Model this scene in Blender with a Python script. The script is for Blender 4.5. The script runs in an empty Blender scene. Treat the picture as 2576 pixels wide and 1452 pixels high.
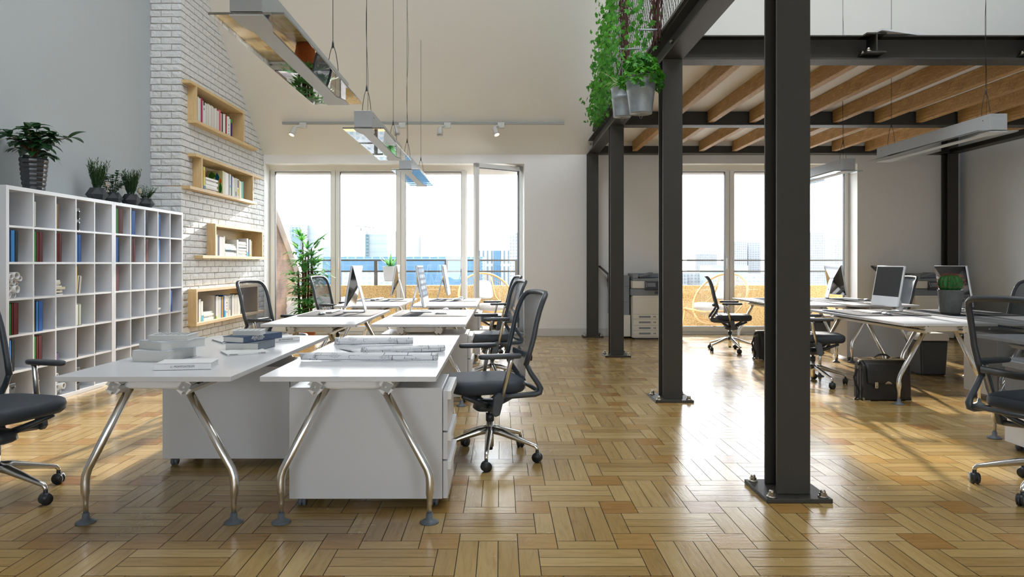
WORLD, SUN, EXPO = 6.5, 10.0, 0.36
import bpy, math, random
from mathutils import Vector, Matrix
random.seed(7)
PI = math.pi
F, VX, HY, CH = 1755.0, 1260.0, 662.5, 1.25      # focal length in px, vanishing point, camera height
S = bpy.context.scene
COL = S.collection
def PX(px, Y): return (px - VX) * Y / F
def PZ(py, Y): return CH - (py - HY) * Y / F
def srgb(r, g, b, a=1.0):
    f = lambda c: (c/255/12.92) if c/255 <= .04045 else ((c/255+.055)/1.055)**2.4
    return (f(r), f(g), f(b), a)

# ---------------------------------------------------------------- mesh builder
class MB:
    def __init__(s): s.v=[]; s.f=[]; s.m=[]; s.s=[]; s.T=None
    def add(s, vs, fs, m=0, sm=False):
        o = len(s.v)
        if s.T is not None: vs = [s.T @ Vector(p) for p in vs]
        s.v += [tuple(p) for p in vs]
        for f in fs: s.f.append(tuple(i+o for i in f)); s.m.append(m); s.s.append(sm)
    def box(s, x0,x1,y0,y1,z0,z1, m=0, R=None):
        vs=[(x,y,z) for z in (z0,z1) for y in (y0,y1) for x in (x0,x1)]
        if R is not None: vs=[R@Vector(p) for p in vs]
        s.add(vs, [(0,2,3,1),(4,5,7,6),(0,1,5,4),(2,6,7,3),(0,4,6,2),(1,3,7,5)], m)
    def tube(s, pts, r, n=8, m=0, caps=True, sec=None, closed=False, up=None, sm=True):
        P=[Vector(p) for p in pts]; k=len(P)
        R=r if isinstance(r,(list,tuple)) else [r]*k
        if sec is None: sec=[(math.cos(2*PI*i/n), math.sin(2*PI*i/n)) for i in range(n)]
        n=len(sec); vs=[]; nrm=None
        for i in range(k):
            if closed: t=(P[(i+1)%k]-P[i-1])
            else: t=(P[min(i+1,k-1)]-P[max(i-1,0)])
            t.normalize()
            if nrm is None:
                a=Vector(up) if up else (Vector((0,0,1)) if abs(t.z)<.9 else Vector((1,0,0)))
                nrm=(a-t*a.dot(t)).normalized()
            else: nrm=(nrm-t*nrm.dot(t)).normalized()
            b=t.cross(nrm)
            for (c,d) in sec: vs.append(P[i]+(nrm*d+b*c)*R[i])
        fs=[]
        for i in range(k if closed else k-1):
            j=(i+1)%k
            for q in range(n):
                w=(q+1)%n; fs.append((i*n+q,i*n+w,j*n+w,j*n+q))
        if caps and not closed:
            fs.append(tuple(range(n-1,-1,-1))); fs.append(tuple(range((k-1)*n,k*n)))
        s.add(vs,fs,m,sm)
    def cyl(s,p0,p1,r0,r1=None,n=16,m=0,caps=True):
        s.tube([p0,p1],[r0,r0 if r1 is None else r1],n,m,caps)
    def lathe(s, prof, n=24, c=(0,0,0), m=0, sm=True, caps=True, sx=1, sy=1, rot=0):
        vs=[(c[0]+r*sx*math.cos(2*PI*i/n+rot), c[1]+r*sy*math.sin(2*PI*i/n+rot), c[2]+z) for r,z in prof for i in range(n)]
        fs=[(k*n+i,k*n+(i+1)%n,(k+1)*n+(i+1)%n,(k+1)*n+i) for k in range(len(prof)-1) for i in range(n)]
        if caps: fs.append(tuple(range(n-1,-1,-1))); fs.append(tuple(range((len(prof)-1)*n,len(prof)*n)))
        s.add(vs,fs,m,sm)
    def ext(s, poly, ax, a, b, m=0):        # extrude a 2-D outline along axis ax from a to b
        n=len(poly)
        def P(u,v,w): return {'x':(w,u,v),'y':(u,w,v),'z':(u,v,w)}[ax]
        vs=[P(u,v,a) for u,v in poly]+[P(u,v,b) for u,v in poly]
        fs=[tuple(range(n)),tuple(range(2*n-1,n-1,-1))]+[(i,i+n,(i+1)%n+n,(i+1)%n) for i in range(n)]
        s.add(vs,fs,m)
    def grid(s, fn, nu, nv, m=0, sm=True):
        vs=[fn(i/nu,j/nv) for j in range(nv+1) for i in range(nu+1)]
        fs=[(j*(nu+1)+i,j*(nu+1)+i+1,(j+1)*(nu+1)+i+1,(j+1)*(nu+1)+i) for j in range(nv) for i in range(nu)]
        s.add(vs,fs,m,sm)
    def slab(s, cx,cy,hx,hy,layers,e=4.0,n=40,m=0):   # rounded cushion-like slab, layers = (z, inset)
        vs=[]
        for z,ins in layers:
            for i in range(n):
                t=2*PI*i/n; c,d=math.cos(t),math.sin(t)
                vs.append((cx+(hx-ins)*math.copysign(abs(c)**(2/e),c), cy+(hy-ins)*math.copysign(abs(d)**(2/e),d), z))
        k=len(layers)
        fs=[(q*n+i,q*n+(i+1)%n,(q+1)*n+(i+1)%n,(q+1)*n+i) for q in range(k-1) for i in range(n)]
        fs.append(tuple(range(n-1,-1,-1))); fs.append(tuple(range((k-1)*n,k*n)))
        s.add(vs,fs,m,True)
    def build(s, name, mats, parent=None, bevel=0, seg=2, fix=False):
        me=bpy.data.meshes.new(name); me.from_pydata(s.v,[],s.f)
        if not isinstance(mats,(list,tuple)): mats=[mats]
        for mt in mats: me.materials.append(mt)
        me.polygons.foreach_set('material_index', s.m); me.polygons.foreach_set('use_smooth', s.s)
        if fix:
            import bmesh
            bm=bmesh.new(); bm.from_mesh(me); bmesh.ops.recalc_face_normals(bm, faces=bm.faces); bm.to_mesh(me); bm.free()
        me.update()
        o=bpy.data.objects.new(name,me); COL.objects.link(o)
        if parent is not None: o.parent=parent
        if bevel:
            b=o.modifiers.new('b','BEVEL'); b.width=bevel; b.segments=seg; b.limit_method='ANGLE'; b.angle_limit=.7
        return o
def thing(name,label,cat,loc=(0,0,0),rz=0,group=None):
    o=bpy.data.objects.new(name,None); COL.objects.link(o); o.empty_display_size=.1
    o.location=loc; o.rotation_euler=(0,0,rz); return tag(o,label,cat,group)
def tag(o,label,cat,group=None,kind=None):
    o['label']=label; o['category']=cat
    if group: o['group']=group
    if kind: o['kind']=kind
    return o
def struct(o): o['kind']='structure'; return o
def dup(root, loc, rz=0, label=None, group=None):
    def rec(o,p):
        c=o.copy(); COL.objects.link(c); c.parent=p
        for ch in kids(o): rec(ch,c)
        return c
    r=rec(root,None); r.location=loc; r.rotation_euler=(0,0,rz)
    if label: r['label']=label
    if group: r['group']=group
    return r
def kids(o): return [c for c in COL.objects if c.parent==o]
def text(body, size, mat, parent, loc, rot, name='lettering', depth=.0006, align='CENTER'):
    cu=bpy.data.curves.new(name,'FONT'); cu.body=body; cu.size=size; cu.extrude=depth; cu.align_x=align; cu.align_y='CENTER'
    tmp=bpy.data.objects.new('tmp',cu); COL.objects.link(tmp); bpy.context.view_layer.update()
    me=bpy.data.meshes.new_from_object(tmp.evaluated_get(bpy.context.evaluated_depsgraph_get())); bpy.data.objects.remove(tmp); bpy.data.curves.remove(cu)
    me.materials.clear(); me.materials.append(mat); o=bpy.data.objects.new(name,me); COL.objects.link(o)
    o.location=loc; o.rotation_euler=rot; o.parent=parent; return o

# ---------------------------------------------------------------- materials
def newmat(name):
    m=bpy.data.materials.new(name); m.use_nodes=True; nt=m.node_tree
    return m, nt, nt.nodes['Principled BSDF'], nt.nodes, nt.links
def coords(nt, scale=(1,1,1), kind='Object'):
    tc=nt.nodes.new('ShaderNodeTexCoord'); mp=nt.nodes.new('ShaderNodeMapping')
    mp.inputs['Scale'].default_value=scale; nt.links.new(tc.outputs[kind], mp.inputs['Vector']); return mp.outputs[0]
def ramp(nt, fac, stops):
    r=nt.nodes.new('ShaderNodeValToRGB'); e=r.color_ramp.elements
    while len(e)<len(stops): e.new(.5)
    for el,(p,c) in zip(e,stops): el.position=p; el.color=c if len(c)==4 else (*c,1)
    nt.links.new(fac, r.inputs[0]); return r.outputs[0]
def noise(nt, vec, scale, detail=4, rough=.6, dist=0):
    n=nt.nodes.new('ShaderNodeTexNoise'); n.inputs['Scale'].default_value=scale; n.inputs['Detail'].default_value=detail
    n.inputs['Roughness'].default_value=rough; n.inputs['Distortion'].default_value=dist
    if vec is not None: nt.links.new(vec,n.inputs['Vector'])
    return n.outputs[0]
def bump(nt, b, h, strength, dist=.01):
    n=nt.nodes.new('ShaderNodeBump'); n.inputs['Strength'].default_value=strength; n.inputs['Distance'].default_value=dist
    nt.links.new(h,n.inputs['Height']); nt.links.new(n.outputs[0],b.inputs['Normal']); return n
def M(name, col, rough=.5, metal=0, spec=.5, coat=0, bs=0, bscale=60, var=0, vscale=8, aniso=0):
    m,nt,b,N,L=newmat(name)
    b.inputs['Base Color'].default_value=col; b.inputs['Roughness'].default_value=rough; b.inputs['Metallic'].default_value=metal
    b.inputs['Specular IOR Level'].default_value=spec; b.inputs['Coat Weight'].default_value=coat; b.inputs['Coat Roughness'].default_value=.08
    if bs or var:
        v=coords(nt)
        if bs: bump(nt,b,noise(nt,v,bscale,5),bs)
        if var:
            k=lambda s:(min(1,col[0]*s),min(1,col[1]*s),min(1,col[2]*s),1)
            L.new(ramp(nt,noise(nt,v,vscale,5),[(.3,k(1-var)),(.7,k(1+var))]), b.inputs['Base Color'])
    return m
def wood(name, c1, c2, scale=(1,12,12), rough=.5, knots=False, coat=0):
    m,nt,b,N,L=newmat(name); v=coords(nt,scale)
    n=noise(nt,v,3.0,6,.6,1.2)
    col=ramp(nt,n,[(.3,c1),(.55,c2),(.75,c1)])
    if knots:
        vo=N.new('ShaderNodeTexNoise'); vo.inputs['Scale'].default_value=5.5; vo.inputs['Detail'].default_value=3; vo.inputs['Distortion'].default_value=2.5
        L.new(coords(nt,(1,.35,1)),vo.inputs['Vector'])
        w=N.new('ShaderNodeMath'); w.operation='PINGPONG'; w.inputs[1].default_value=.06
        L.new(vo.outputs[0],w.inputs[0])
        mk=ramp(nt,w.outputs[0],[(0,(0,0,0)),(.012,(1,1,1))])
        mx=N.new('ShaderNodeMix'); mx.data_type='RGBA'; L.new(mk,mx.inputs[0])
        mx.inputs[6].default_value=(c1[0]*.45,c1[1]*.38,c1[2]*.3,1); L.new(col,mx.inputs[7]); col=mx.outputs[2]
    L.new(col,b.inputs['Base Color']); b.inputs['Roughness'].default_value=rough; b.inputs['Coat Weight'].default_value=coat
    bump(nt,b,n,.15,.003); return m
def thin(name, col, trans, rough=.6, gloss=0):          # see-through fabric or glazing: transparent + diffuse / glossy
    m=bpy.data.materials.new(name); m.use_nodes=True; nt=m.node_tree; N=nt.nodes; L=nt.links
    for n in list(N):
        if n.type!='OUTPUT_MATERIAL': N.remove(n)
    out=[n for n in N if n.type=='OUTPUT_MATERIAL'][0]
    t=N.new('ShaderNodeBsdfTransparent'); mx=N.new('ShaderNodeMixShader')
    if gloss:
        g=N.new('ShaderNodeBsdfGlossy'); g.inputs['Color'].default_value=col; g.inputs['Roughness'].default_value=rough
        fr=N.new('ShaderNodeLayerWeight'); fr.inputs[0].default_value=.12
        mt=N.new('ShaderNodeMath'); mt.operation='MULTIPLY_ADD'; mt.inputs[1].default_value=.9; mt.inputs[2].default_value=trans
        L.new(fr.outputs['Fresnel'],mt.inputs[0]); L.new(mt.outputs[0],mx.inputs[0])
    else:
        g=N.new('ShaderNodeBsdfPrincipled'); g.inputs['Base Color'].default_value=col; g.inputs['Roughness'].default_value=rough
        g.inputs['Specular IOR Level'].default_value=.12
        mx.inputs[0].default_value=1-trans
    L.new(t.outputs[0],mx.inputs[1]); L.new(g.outputs[0],mx.inputs[2]); L.new(mx.outputs[0],out.inputs[0]); return m
def emit(name,col,st):
    m,nt,b,N,L=newmat(name); b.inputs['Emission Color'].default_value=col; b.inputs['Emission Strength'].default_value=st; b.inputs['Base Color'].default_value=(.8,.8,.75,1); return m
def leafmat(name,c1,c2,rough=.45,scale=9,tr=.35):
    m,nt,b,N,L=newmat(name)
    c=ramp(nt,noise(nt,coords(nt),scale,2),[(.35,c1),(.65,c2)]); L.new(c,b.inputs['Base Color']); b.inputs['Roughness'].default_value=rough
    t=N.new('ShaderNodeBsdfTranslucent'); L.new(c,t.inputs[0]); mx=N.new('ShaderNodeMixShader'); mx.inputs[0].default_value=tr
    o=[n for n in N if n.type=='OUTPUT_MATERIAL'][0]; L.new(b.outputs[0],mx.inputs[1]); L.new(t.outputs[0],mx.inputs[2]); L.new(mx.outputs[0],o.inputs[0]); return m

m_plaster=M('plaster_white',srgb(231,230,227),.85,bs=.25,bscale=14)
m_wallgrey=M('plaster_grey',srgb(176,182,184),.8,bs=.25,bscale=22)
m_wallwarm=M('plaster_cream',srgb(239,237,231),.85,bs=.2,bscale=9)
m_reveal=M('reveal_paint',srgb(246,246,244),.6)
m_frame=M('window_frame_paint',srgb(236,236,234),.35)
m_gasket=M('window_gasket',srgb(40,45,50),.5)
m_glass=thin('window_glazing',(1,1,1,1),.03,0,gloss=1)
m_steel=M('painted_steel',srgb(62,60,55),.42,.35,.5,bs=.35,bscale=420,var=.22,vscale=300)
m_bolt=M('bolt_zinc',srgb(190,185,175),.3,1)
m_white=M('white_laminate',srgb(216,218,222),.32,coat=.15)
m_whitemetal=M('white_powder_coat',srgb(236,237,238),.4)
m_chrome=M('chrome',srgb(232,233,234),.24,1)
m_grey=M('grey_plastic',srgb(92,100,108),.45)
m_dark=M('dark_plastic',srgb(40,44,48),.42)
m_blackpl=M('black_plastic',srgb(22,24,26),.35)
m_chair=M('chair_grey_plastic',srgb(64,69,75),.42)
m_seat=M('seat_fabric',srgb(50,57,66),.6,bs=.2,bscale=500)
m_mesh=thin('chair_mesh_fabric',srgb(50,62,74),.25,.5)
m_pine=wood('pale_pine',srgb(224,198,152),srgb(204,174,124),(26,1.1,26),.55)
m_pineup=wood('pale_pine_upright',srgb(222,195,148),srgb(202,170,120),(26,26,1.3),.55)
m_joist=wood('oak_joist',srgb(204,166,104),srgb(168,126,72),(9,.8,9),.55,knots=True)
m_brick=M('painted_brick',srgb(218,219,218),.62,bs=1,bscale=45,var=.05,vscale=20)
m_mortar=M('mortar',srgb(184,181,175),.9,bs=.5,bscale=60)
m_terra=M('terracotta',srgb(176,98,56),.7,var=.12)
m_leafdark=leafmat('leaf_dark',srgb(28,62,34),srgb(48,90,48),.35,tr=.2)
m_leafmid=leafmat('leaf_mid',srgb(54,100,54),srgb(92,140,72),.45)
m_leafbright=leafmat('leaf_bright',srgb(40,118,28),srgb(92,168,44),.45,6)
m_leafpalm=leafmat('leaf_palm',srgb(70,138,72),srgb(126,182,96),.5,5,tr=.5)
m_leafpale=leafmat('leaf_pale',srgb(150,170,110),srgb(205,215,170),.5)
m_stem=M('brown_stem',srgb(74,40,34),.8,var=.3,vscale=60)
m_cane=M('cane_bark',srgb(104,66,40),.85,bs=.8,bscale=70,var=.35,vscale=50)
m_soil=M('soil',srgb(50,38,30),.95,bs=1,bscale=80)
m_zinc=M('galvanised_zinc',srgb(158,166,170),.5,.75,var=.16,vscale=14)
m_concrete=M('grey_concrete',srgb(86,88,87),.8,bs=.4,bscale=50,var=.15,vscale=25)
m_potblack=M('black_glazed_pot',srgb(44,46,50),.3,coat=.3)
m_potmatt=M('matt_black_pot',srgb(38,41,45),.55)
m_potwhite=M('pale_grey_pot',srgb(150,150,149),.5)
m_mat=M('desk_pad_leather',srgb(27,32,39),.75,spec=.15,bs=.15,bscale=200)
m_alu=M('anodised_aluminium',srgb(205,207,209),.35,.6)
m_screen=M('screen_black',srgb(22,23,26),.25,spec=.25)
m_monback=M('glossy_black_back',srgb(20,22,25),.10,coat=.5)
m_leather=M('black_leather',srgb(26,26,27),.36,bs=.35,bscale=180)
m_brass=M('nickel_lock',srgb(196,186,160),.3,1)
m_wire=M('steel_wire',srgb(70,70,70),.4,.8)
m_lampbody=M('lamp_aluminium',srgb(178,182,184),.35,.4)
m_lampglass=thin('lamp_glass',(.93,.95,.95,1),.42,.01,gloss=1)
m_lampdiff=M('lamp_diffuser',srgb(205,210,212),.5)
m_paper=M('white_paper',srgb(216,217,216),.7)
m_pages=M('book_pages',srgb(210,210,206),.8,bs=.3,bscale=300)
m_black=M('black_ink',srgb(24,24,26),.6)
m_greyink=M('grey_ink',srgb(110,110,112),.6)
m_printgrey=M('printer_grey',srgb(128,134,140),.5)
m_printwhite=M('printer_white',srgb(222,218,208),.5)
m_printdark=M('printer_dark',srgb(64,70,80),.45)
m_rattan=M('bamboo_cane',srgb(178,138,84),.5,var=.12,vscale=20)
m_cord=M('natural_cord',srgb(168,150,122),.8)
m_cushion=M('white_cushion',srgb(168,167,164),.9)
_cc={}
def colm(r,g,b,rough=.5):
    k=(r,g,b)
    if k not in _cc: _cc[k]=M('paint_%d_%d_%d'%k, srgb(r,g,b), rough, spec=.12)
    return _cc[k]
# ================================================================ the room shell
WY=11.97; XL,XR=-4.46,7.86; SL=.79; ZW=3.115; RY,RZ=6.0,ZW+.79*(WY-6.0); BY=-5.0; RS=(RZ-3.3)/(RY-BY)
def roofz(Y): return ZW+SL*(WY-Y) if Y>RY else RZ-RS*(RY-Y)

# ---- parquet: 7x3 and 3x7 capped blocks with 2x2 squares, every plank a face of one mesh
def parquet():
    w=.0875; g=.0017; ox=.86*w; oy=36.86*w+5*w
    vs=[];fs=[];cols=[];uvs=[];mi=[]
    vs+= [(XL-.3,BY-.2,-.004),(XR+.3,BY-.2,-.004),(XR+.3,WY+.45,-.004),(XL-.3,WY+.45,-.004)]; fs.append((0,1,2,3)); cols.append((.5,.5,.5)); uvs.append([(0,0)]*4); mi.append(1)
    rnd=random.Random(3)
    def plank(x0,x1,y0,y1,along,kind=0):
        a0,a1,b0,b1=ox+x0*w,ox+x1*w,oy+y0*w,oy+y1*w
        if a1<XL-.1 or a0>XR+.1 or b1<BY or b0>WY+.3: return
        if a0<XL-.2 or a1>XR+.2 or b1>WY+.42: return
        o=len(vs); vs.extend([(a0+g,b0+g,0),(a1-g,b0+g,0),(a1-g,b1-g,0),(a0+g,b1-g,0)]); fs.append((o,o+1,o+2,o+3))
        r=rnd.random(); ru,rv=rnd.random()*40,rnd.random()*40
        t=rnd.random()
        cols.append((t, kind, r))
        L,W=a1-a0,b1-b0
        if along=='x': uvs.append([(ru,rv),(ru+L,rv),(ru+L,rv+W),(ru,rv+W)])
        else: uvs.append([(ru,rv+L),(ru,rv),(ru+W,rv),(ru+W,rv+L)])
        mi.append(0)
    def cell(cx,cy):
        for k in range(3): plank(cx+1,cx+6,cy+k,cy+k+1,'x')
        plank(cx,cx+1,cy,cy+3,'y'); plank(cx+6,cx+7,cy,cy+3,'y')
        bx,by=cx+2,cy-7
        for k in range(3): plank(bx+k,bx+k+1,by+1,by+6,'y')
        plank(bx,bx+3,by,by+1,'x'); plank(bx,bx+3,by+6,by+7,'x')
        for sx,sy in ((cx,cy-2),(cx+5,cy-2)): plank(sx,sx+2,sy,sy+2,'x',1)
    for i in range(-34,34):
        for j in range(-34,34):
            cx,cy=5*(i+j),5*(i-j)
            if -70<cx<110 and -120<cy<110: cell(cx,cy)
    me=bpy.data.meshes.new('floor'); me.from_pydata(vs,[],fs)
    me.uv_layers.new(name='uv'); me.color_attributes.new('plank','FLOAT_COLOR','CORNER')
    me.uv_layers['uv'].data.foreach_set('uv',[c for p in uvs for t in p for c in t])
    me.color_attributes['plank'].data.foreach_set('color',[c for p in cols for q in range(4) for c in (*p,1.0)])
    m,nt,b,N,L=newmat('parquet_oak')
    at=N.new('ShaderNodeAttribute'); at.attribute_name='plank'; sp=N.new('ShaderNodeSeparateColor'); L.new(at.outputs['Color'],sp.inputs[0])
    uvn=N.new('ShaderNodeUVMap'); mp=N.new('ShaderNodeMapping'); mp.inputs['Scale'].default_value=(2.2,20,1); L.new(uvn.outputs[0],mp.inputs[0])
    gr=noise(nt,mp.outputs[0],2.2,7,.62,.6)
    base=ramp(nt,sp.outputs[0],[(0,srgb(154,126,76)),(.5,srgb(168,141,89)),(1,srgb(180,154,104))])
    sq=ramp(nt,sp.outputs[2],[(0,srgb(144,101,48)),(.4,srgb(158,121,64)),(1,srgb(170,138,82))])
    mx=N.new('ShaderNodeMix'); mx.data_type='RGBA'; L.new(sp.outputs[1],mx.inputs[0]); L.new(base,mx.inputs[6]); L.new(sq,mx.inputs[7])
    gc=ramp(nt,gr,[(.22,(.74,.69,.62,1)),(.5,(.97,.96,.94,1)),(.8,(1.08,1.07,1.04,1))])
    mu=N.new('ShaderNodeMix'); mu.data_type='RGBA'; mu.blend_type='MULTIPLY'; mu.inputs[0].default_value=1; L.new(mx.outputs[2],mu.inputs[6]); L.new(gc,mu.inputs[7])
    L.new(mu.outputs[2],b.inputs['Base Color'])
    v=coords(nt); sc=noise(nt,v,2.5,8,.7,.3)
    rr=ramp(nt,sc,[(.35,(.17,.17,.17)),(.7,(.30,.30,.30))]); L.new(rr,b.inputs['Roughness'])
    b.inputs['Specular IOR Level'].default_value=.5; b.inputs['Coat Weight'].default_value=.12; b.inputs['Coat Roughness'].default_value=.14
    h=N.new('ShaderNodeMath'); h.operation='MULTIPLY_ADD'; h.inputs[1].default_value=.5
    L.new(noise(nt,v,85,4,.6),h.inputs[0]); L.new(gr,h.inputs[2]); bump(nt,b,h.outputs[0],.22,.0035)
    me.materials.append(m); me.materials.append(M('floor_joint',srgb(52,47,40),.9)); me.polygons.foreach_set('material_index',mi)
    o=bpy.data.objects.new('floor',me); COL.objects.link(o); struct(o)
    s=MB(); s.box(XL-.3,XR+.3,BY-.2,WY+.45,-.25,-.02); s.build('subfloor',m_mortar,parent=o)
parquet()

# ---- window wall (north side) with two tall openings
W1=(-4.065,.405); W2=(2.96,6.12); WT=2.965; T=.38
b=MB()
def wbox(x0,x1,z0,z1): b.box(x0,x1,WY,WY+T,z0,z1)
wbox(XL-.3,W1[0],-.02,ZW+.3); wbox(W1[1],W2[0],-.02,ZW+.3); wbox(W2[1],XR+.3,-.02,ZW+.3)
wbox(W1[0],W1[1],WT,ZW+.3); wbox(W2[0],W2[1],WT,ZW+.3)
struct(b.build('wall_north',m_plaster))
b=MB()     # bright painted reveals
for x0,x1 in (W1,W2):
    b.box(x0,x0+.004,WY-.001,WY+T,0,WT); b.box(x1-.004,x1,WY-.001,WY+T,0,WT); b.box(x0,x1,WY-.001,WY+T,WT-.004,WT)
struct(b.build('trim_1',m_reveal))
b=MB()
for x0,x1 in ((W1[1],W2[0]),(W2[1],XR)): b.box(x0,x1,WY-.014,WY,0,.135)
struct(b.build('baseboard_north',M('baseboard_paint',srgb(205,203,198),.5),bevel=.004))
b=MB(); b.box(XR-.014,XR,BY,WY,0,.135); struct(b.build('baseboard_east',m_reveal))
# side walls, gabled
def gable(name,x0,x1,mat):
    b=MB(); b.ext([(BY,-.02),(WY+T,-.02),(WY+T,ZW+.01),(RY,RZ+.05),(BY,3.35)],'x',x0,x1); return struct(b.build(name,mat,fix=True))
gable('wall_west',XL-.25,XL,m_wallgrey); gable('wall_east',XR,XR+.25,M('plaster_cool',srgb(222,228,234),.8,bs=.2,bscale=14))
# roof slope above the windows
b=MB(); b.ext([(WY+T,ZW-SL*T),(RY-.05,RZ+.04),(RY-.05,RZ+.3),(WY+T,ZW-SL*T+.3)],'x',XL-.25,XR+.25)
struct(b.build('ceiling',m_wallwarm,fix=True))
# rear slope; its three skylights are out of view, added to brighten the room
added_skylights=[(-3.0,.1),(.5,3.6),(4.0,5.7)]; sy0,sy1=3.4,5.9
b=MB()
def rs(x0,x1,y0,y1): b.add([(x0,y0,roofz(y0)),(x1,y0,roofz(y0)),(x1,y1,roofz(y1)),(x0,y1,roofz(y1)),(x0,y0,roofz(y0)+.25),(x1,y0,roofz(y0)+.25),(x1,y1,roofz(y1)+.25),(x0,y1,roofz(y1)+.25)],[(0,3,2,1),(4,5,6,7),(0,1,5,4),(2,3,7,6),(1,2,6,5),(0,4,7,3)])
rs(XL-.25,XR+.25,BY-.25,sy0); rs(XL-.25,XR+.25,sy1,RY)
e=XL-.25
for a,c in added_skylights+[(XR+.25,None)]:
    rs(e,a,sy0,sy1); e=c
struct(b.build('ceiling_south',m_wallwarm,fix=True))
for i,(a,c) in enumerate(added_skylights):
    b=MB(); z0,z1=roofz(sy0)+.12,roofz(sy1)+.12
    for (p,q) in (((a,sy0,z0),(c,sy0,z0)),((a,sy1,z1),(c,sy1,z1)),((a,sy0,z0),(a,sy1,z1)),((c,sy0,z0),(c,sy1,z1)),(((a+c)/2,sy0,z0),((a+c)/2,sy1,z1))):
        b.tube([p,q],.035,4)
    o=struct(b.build('window_%d'%(i+3),m_frame))  # frame of an added skylight, never in view
    b=MB(); b.add([(a,sy0,z0),(c,sy0,z0),(c,sy1,z1),(a,sy1,z1)],[(0,1,2,3)]); b.build('pane',m_glass,o)
# rear wall behind the camera; its windows are added for fill daylight
b=MB(); added_rear_wins=[(-2.4,.4),(2.2,5.0)]
e=XL-.25
for a,c in added_rear_wins+[(XR+.25,None)]: b.box(e,a,BY-.25,BY,-.02,3.34); e=c
for a,c in added_rear_wins: b.box(a,c,BY-.25,BY,-.02,.5); b.box(a,c,BY-.25,BY,2.75,3.34)
struct(b.build('wall_south',m_plaster))
for i,(a,c) in enumerate(added_rear_wins):
    b=MB()
    for x in (a+.03,(a+c)/2,c-.03): b.box(x-.03,x+.03,BY-.2,BY-.12,.5,2.75)
    for z in (.53,2.72): b.box(a,c,BY-.2,BY-.12,z-.03,z+.03)
    o=struct(b.build('window_%d'%(i+6),m_frame)); b=MB(); b.box(a,c,BY-.165,BY-.155,.5,2.75); b.build('pane',m_glass,o)  # added window behind the camera, there for its daylight

# ---- windows facing the balcony
FY=12.30
def fx(px): return PX(px,FY)
def sash(b,x0,x1,z0,z1,w=.075,y0=FY-.045,y1=FY+.03,gs=.007):
    b.box(x0,x0+w,y0,y1,z0,z1); b.box(x1-w,x1,y0,y1,z0,z1); b.box(x0+w,x1-w,y0,y1,z0,z0+w); b.box(x0+w,x1-w,y0,y1,z1-w,z1)
    g=MB(); a0,a1,c0,c1=x0+w,x1-w,z0+w,z1-w
    g.box(a0,a0+gs,y0+.012,y1-.012,c0,c1); g.box(a1-gs,a1,y0+.012,y1-.012,c0,c1); g.box(a0,a1,y0+.012,y1-.012,c0,c0+gs); g.box(a0,a1,y0+.012,y1-.012,c1-gs,c1)
    return g,(a0,a1,c0,c1)
def handle(parent,x,y,z=1.27):
    h=MB(); h.box(x-.014,x+.014,y-.008,y,z-.03,z+.09); h.tube([(x,y-.005,z+.06),(x,y-.045,z+.06)],.009,8)
    h.box(x-.012,x+.012,y-.056,y-.036,z-.12,z+.07); return h.build('handle',m_whitemetal,parent,bevel=.004)
def window(name,x0,x1,edges,opened=None):
    b=MB(); fw=.045; y0,y1=FY-.02,FY+.06
    b.box(x0,x0+fw,y0,y1,0,WT-.01); b.box(x1-fw,x1,y0,y1,0,WT-.01); b.box(x0,x1,y0,y1,WT-.055,WT-.005); b.box(x0,x1,y0,y1,0,.06)
    b.box(x0,x1,FY-.09,y1,0,.03)
    for e in edges[1:-1]: b.box(e-.02,e+.02,y0,y1,0,WT-.01)
    o=struct(b.build(name,m_frame,bevel=.004))
    for i in range(len(edges)-1):
        if i==opened: continue
        s=MB(); g,r=sash(s,edges[i]+.004,edges[i+1]-.004,.055,WT-.03); so=s.build('sash',m_frame,o,bevel=.004); g.build('gasket',m_gasket,so)
        p=MB(); p.box(r[0],r[1],FY-.012,FY+.006,r[2],r[3]); p.build('pane',m_glass,so)
    return o
w1=window('window_1',W1[0],W1[1],[fx(682),fx(845),fx(1009),fx(1172),fx(1310)],opened=3)
for px in (840,853,1161): handle(w1,fx(px),FY-.045)
w2=window('window_2',W2[0],W2[1],[fx(1684),fx(1833.5),fx(1984),fx(2133)])
for px in (1826,1841): handle(w2,fx(px),FY-.045)
# the sash that stands open, hinged beside the wall
s=MB(); W=.98
s.T=Matrix.Translation((fx(1308)+.01,FY-.05,0))@Matrix.Rotation(math.radians(34.5),4,'Z')
def sb(b,*a):b.box(*a)
s.box(-W,-W+.075,-.07,0,.055,WT-.035); s.box(-.075,0,-.07,0,.055,WT-.035); s.box(-W,0,-.07,0,.055,.13); s.box(-W,0,-.07,0,WT-.11,WT-.035)
so=s.build('sash',m_frame,w1,bevel=.004)
g=MB(); g.T=s.T
for a in ((-W+.075,-W+.082),(-.082,-.075)): g.box(a[0],a[1],-.058,-.012,.13,WT-.11)
for a in ((.13,.137),(WT-.117,WT-.11)): g.box(-W+.075,-.075,-.058,-.012,a[0],a[1])
g.build('gasket',m_gasket,so)
p=MB(); p.T=s.T; p.box(-W+.075,-.075,-.04,-.028,.13,WT-.11); p.build('pane',m_glass,so)
h=MB(); h.T=s.T; h.box(-W+.022,-W+.05,-.08,-.07,1.22,1.36); h.tube([(-W+.036,-.075,1.33),(-W+.036,-.115,1.33)],.009,8); h.box(-W+.024,-W+.048,-.125,-.105,1.13,1.35); h.build('handle',m_whitemetal,so,bevel=.004)

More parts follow.
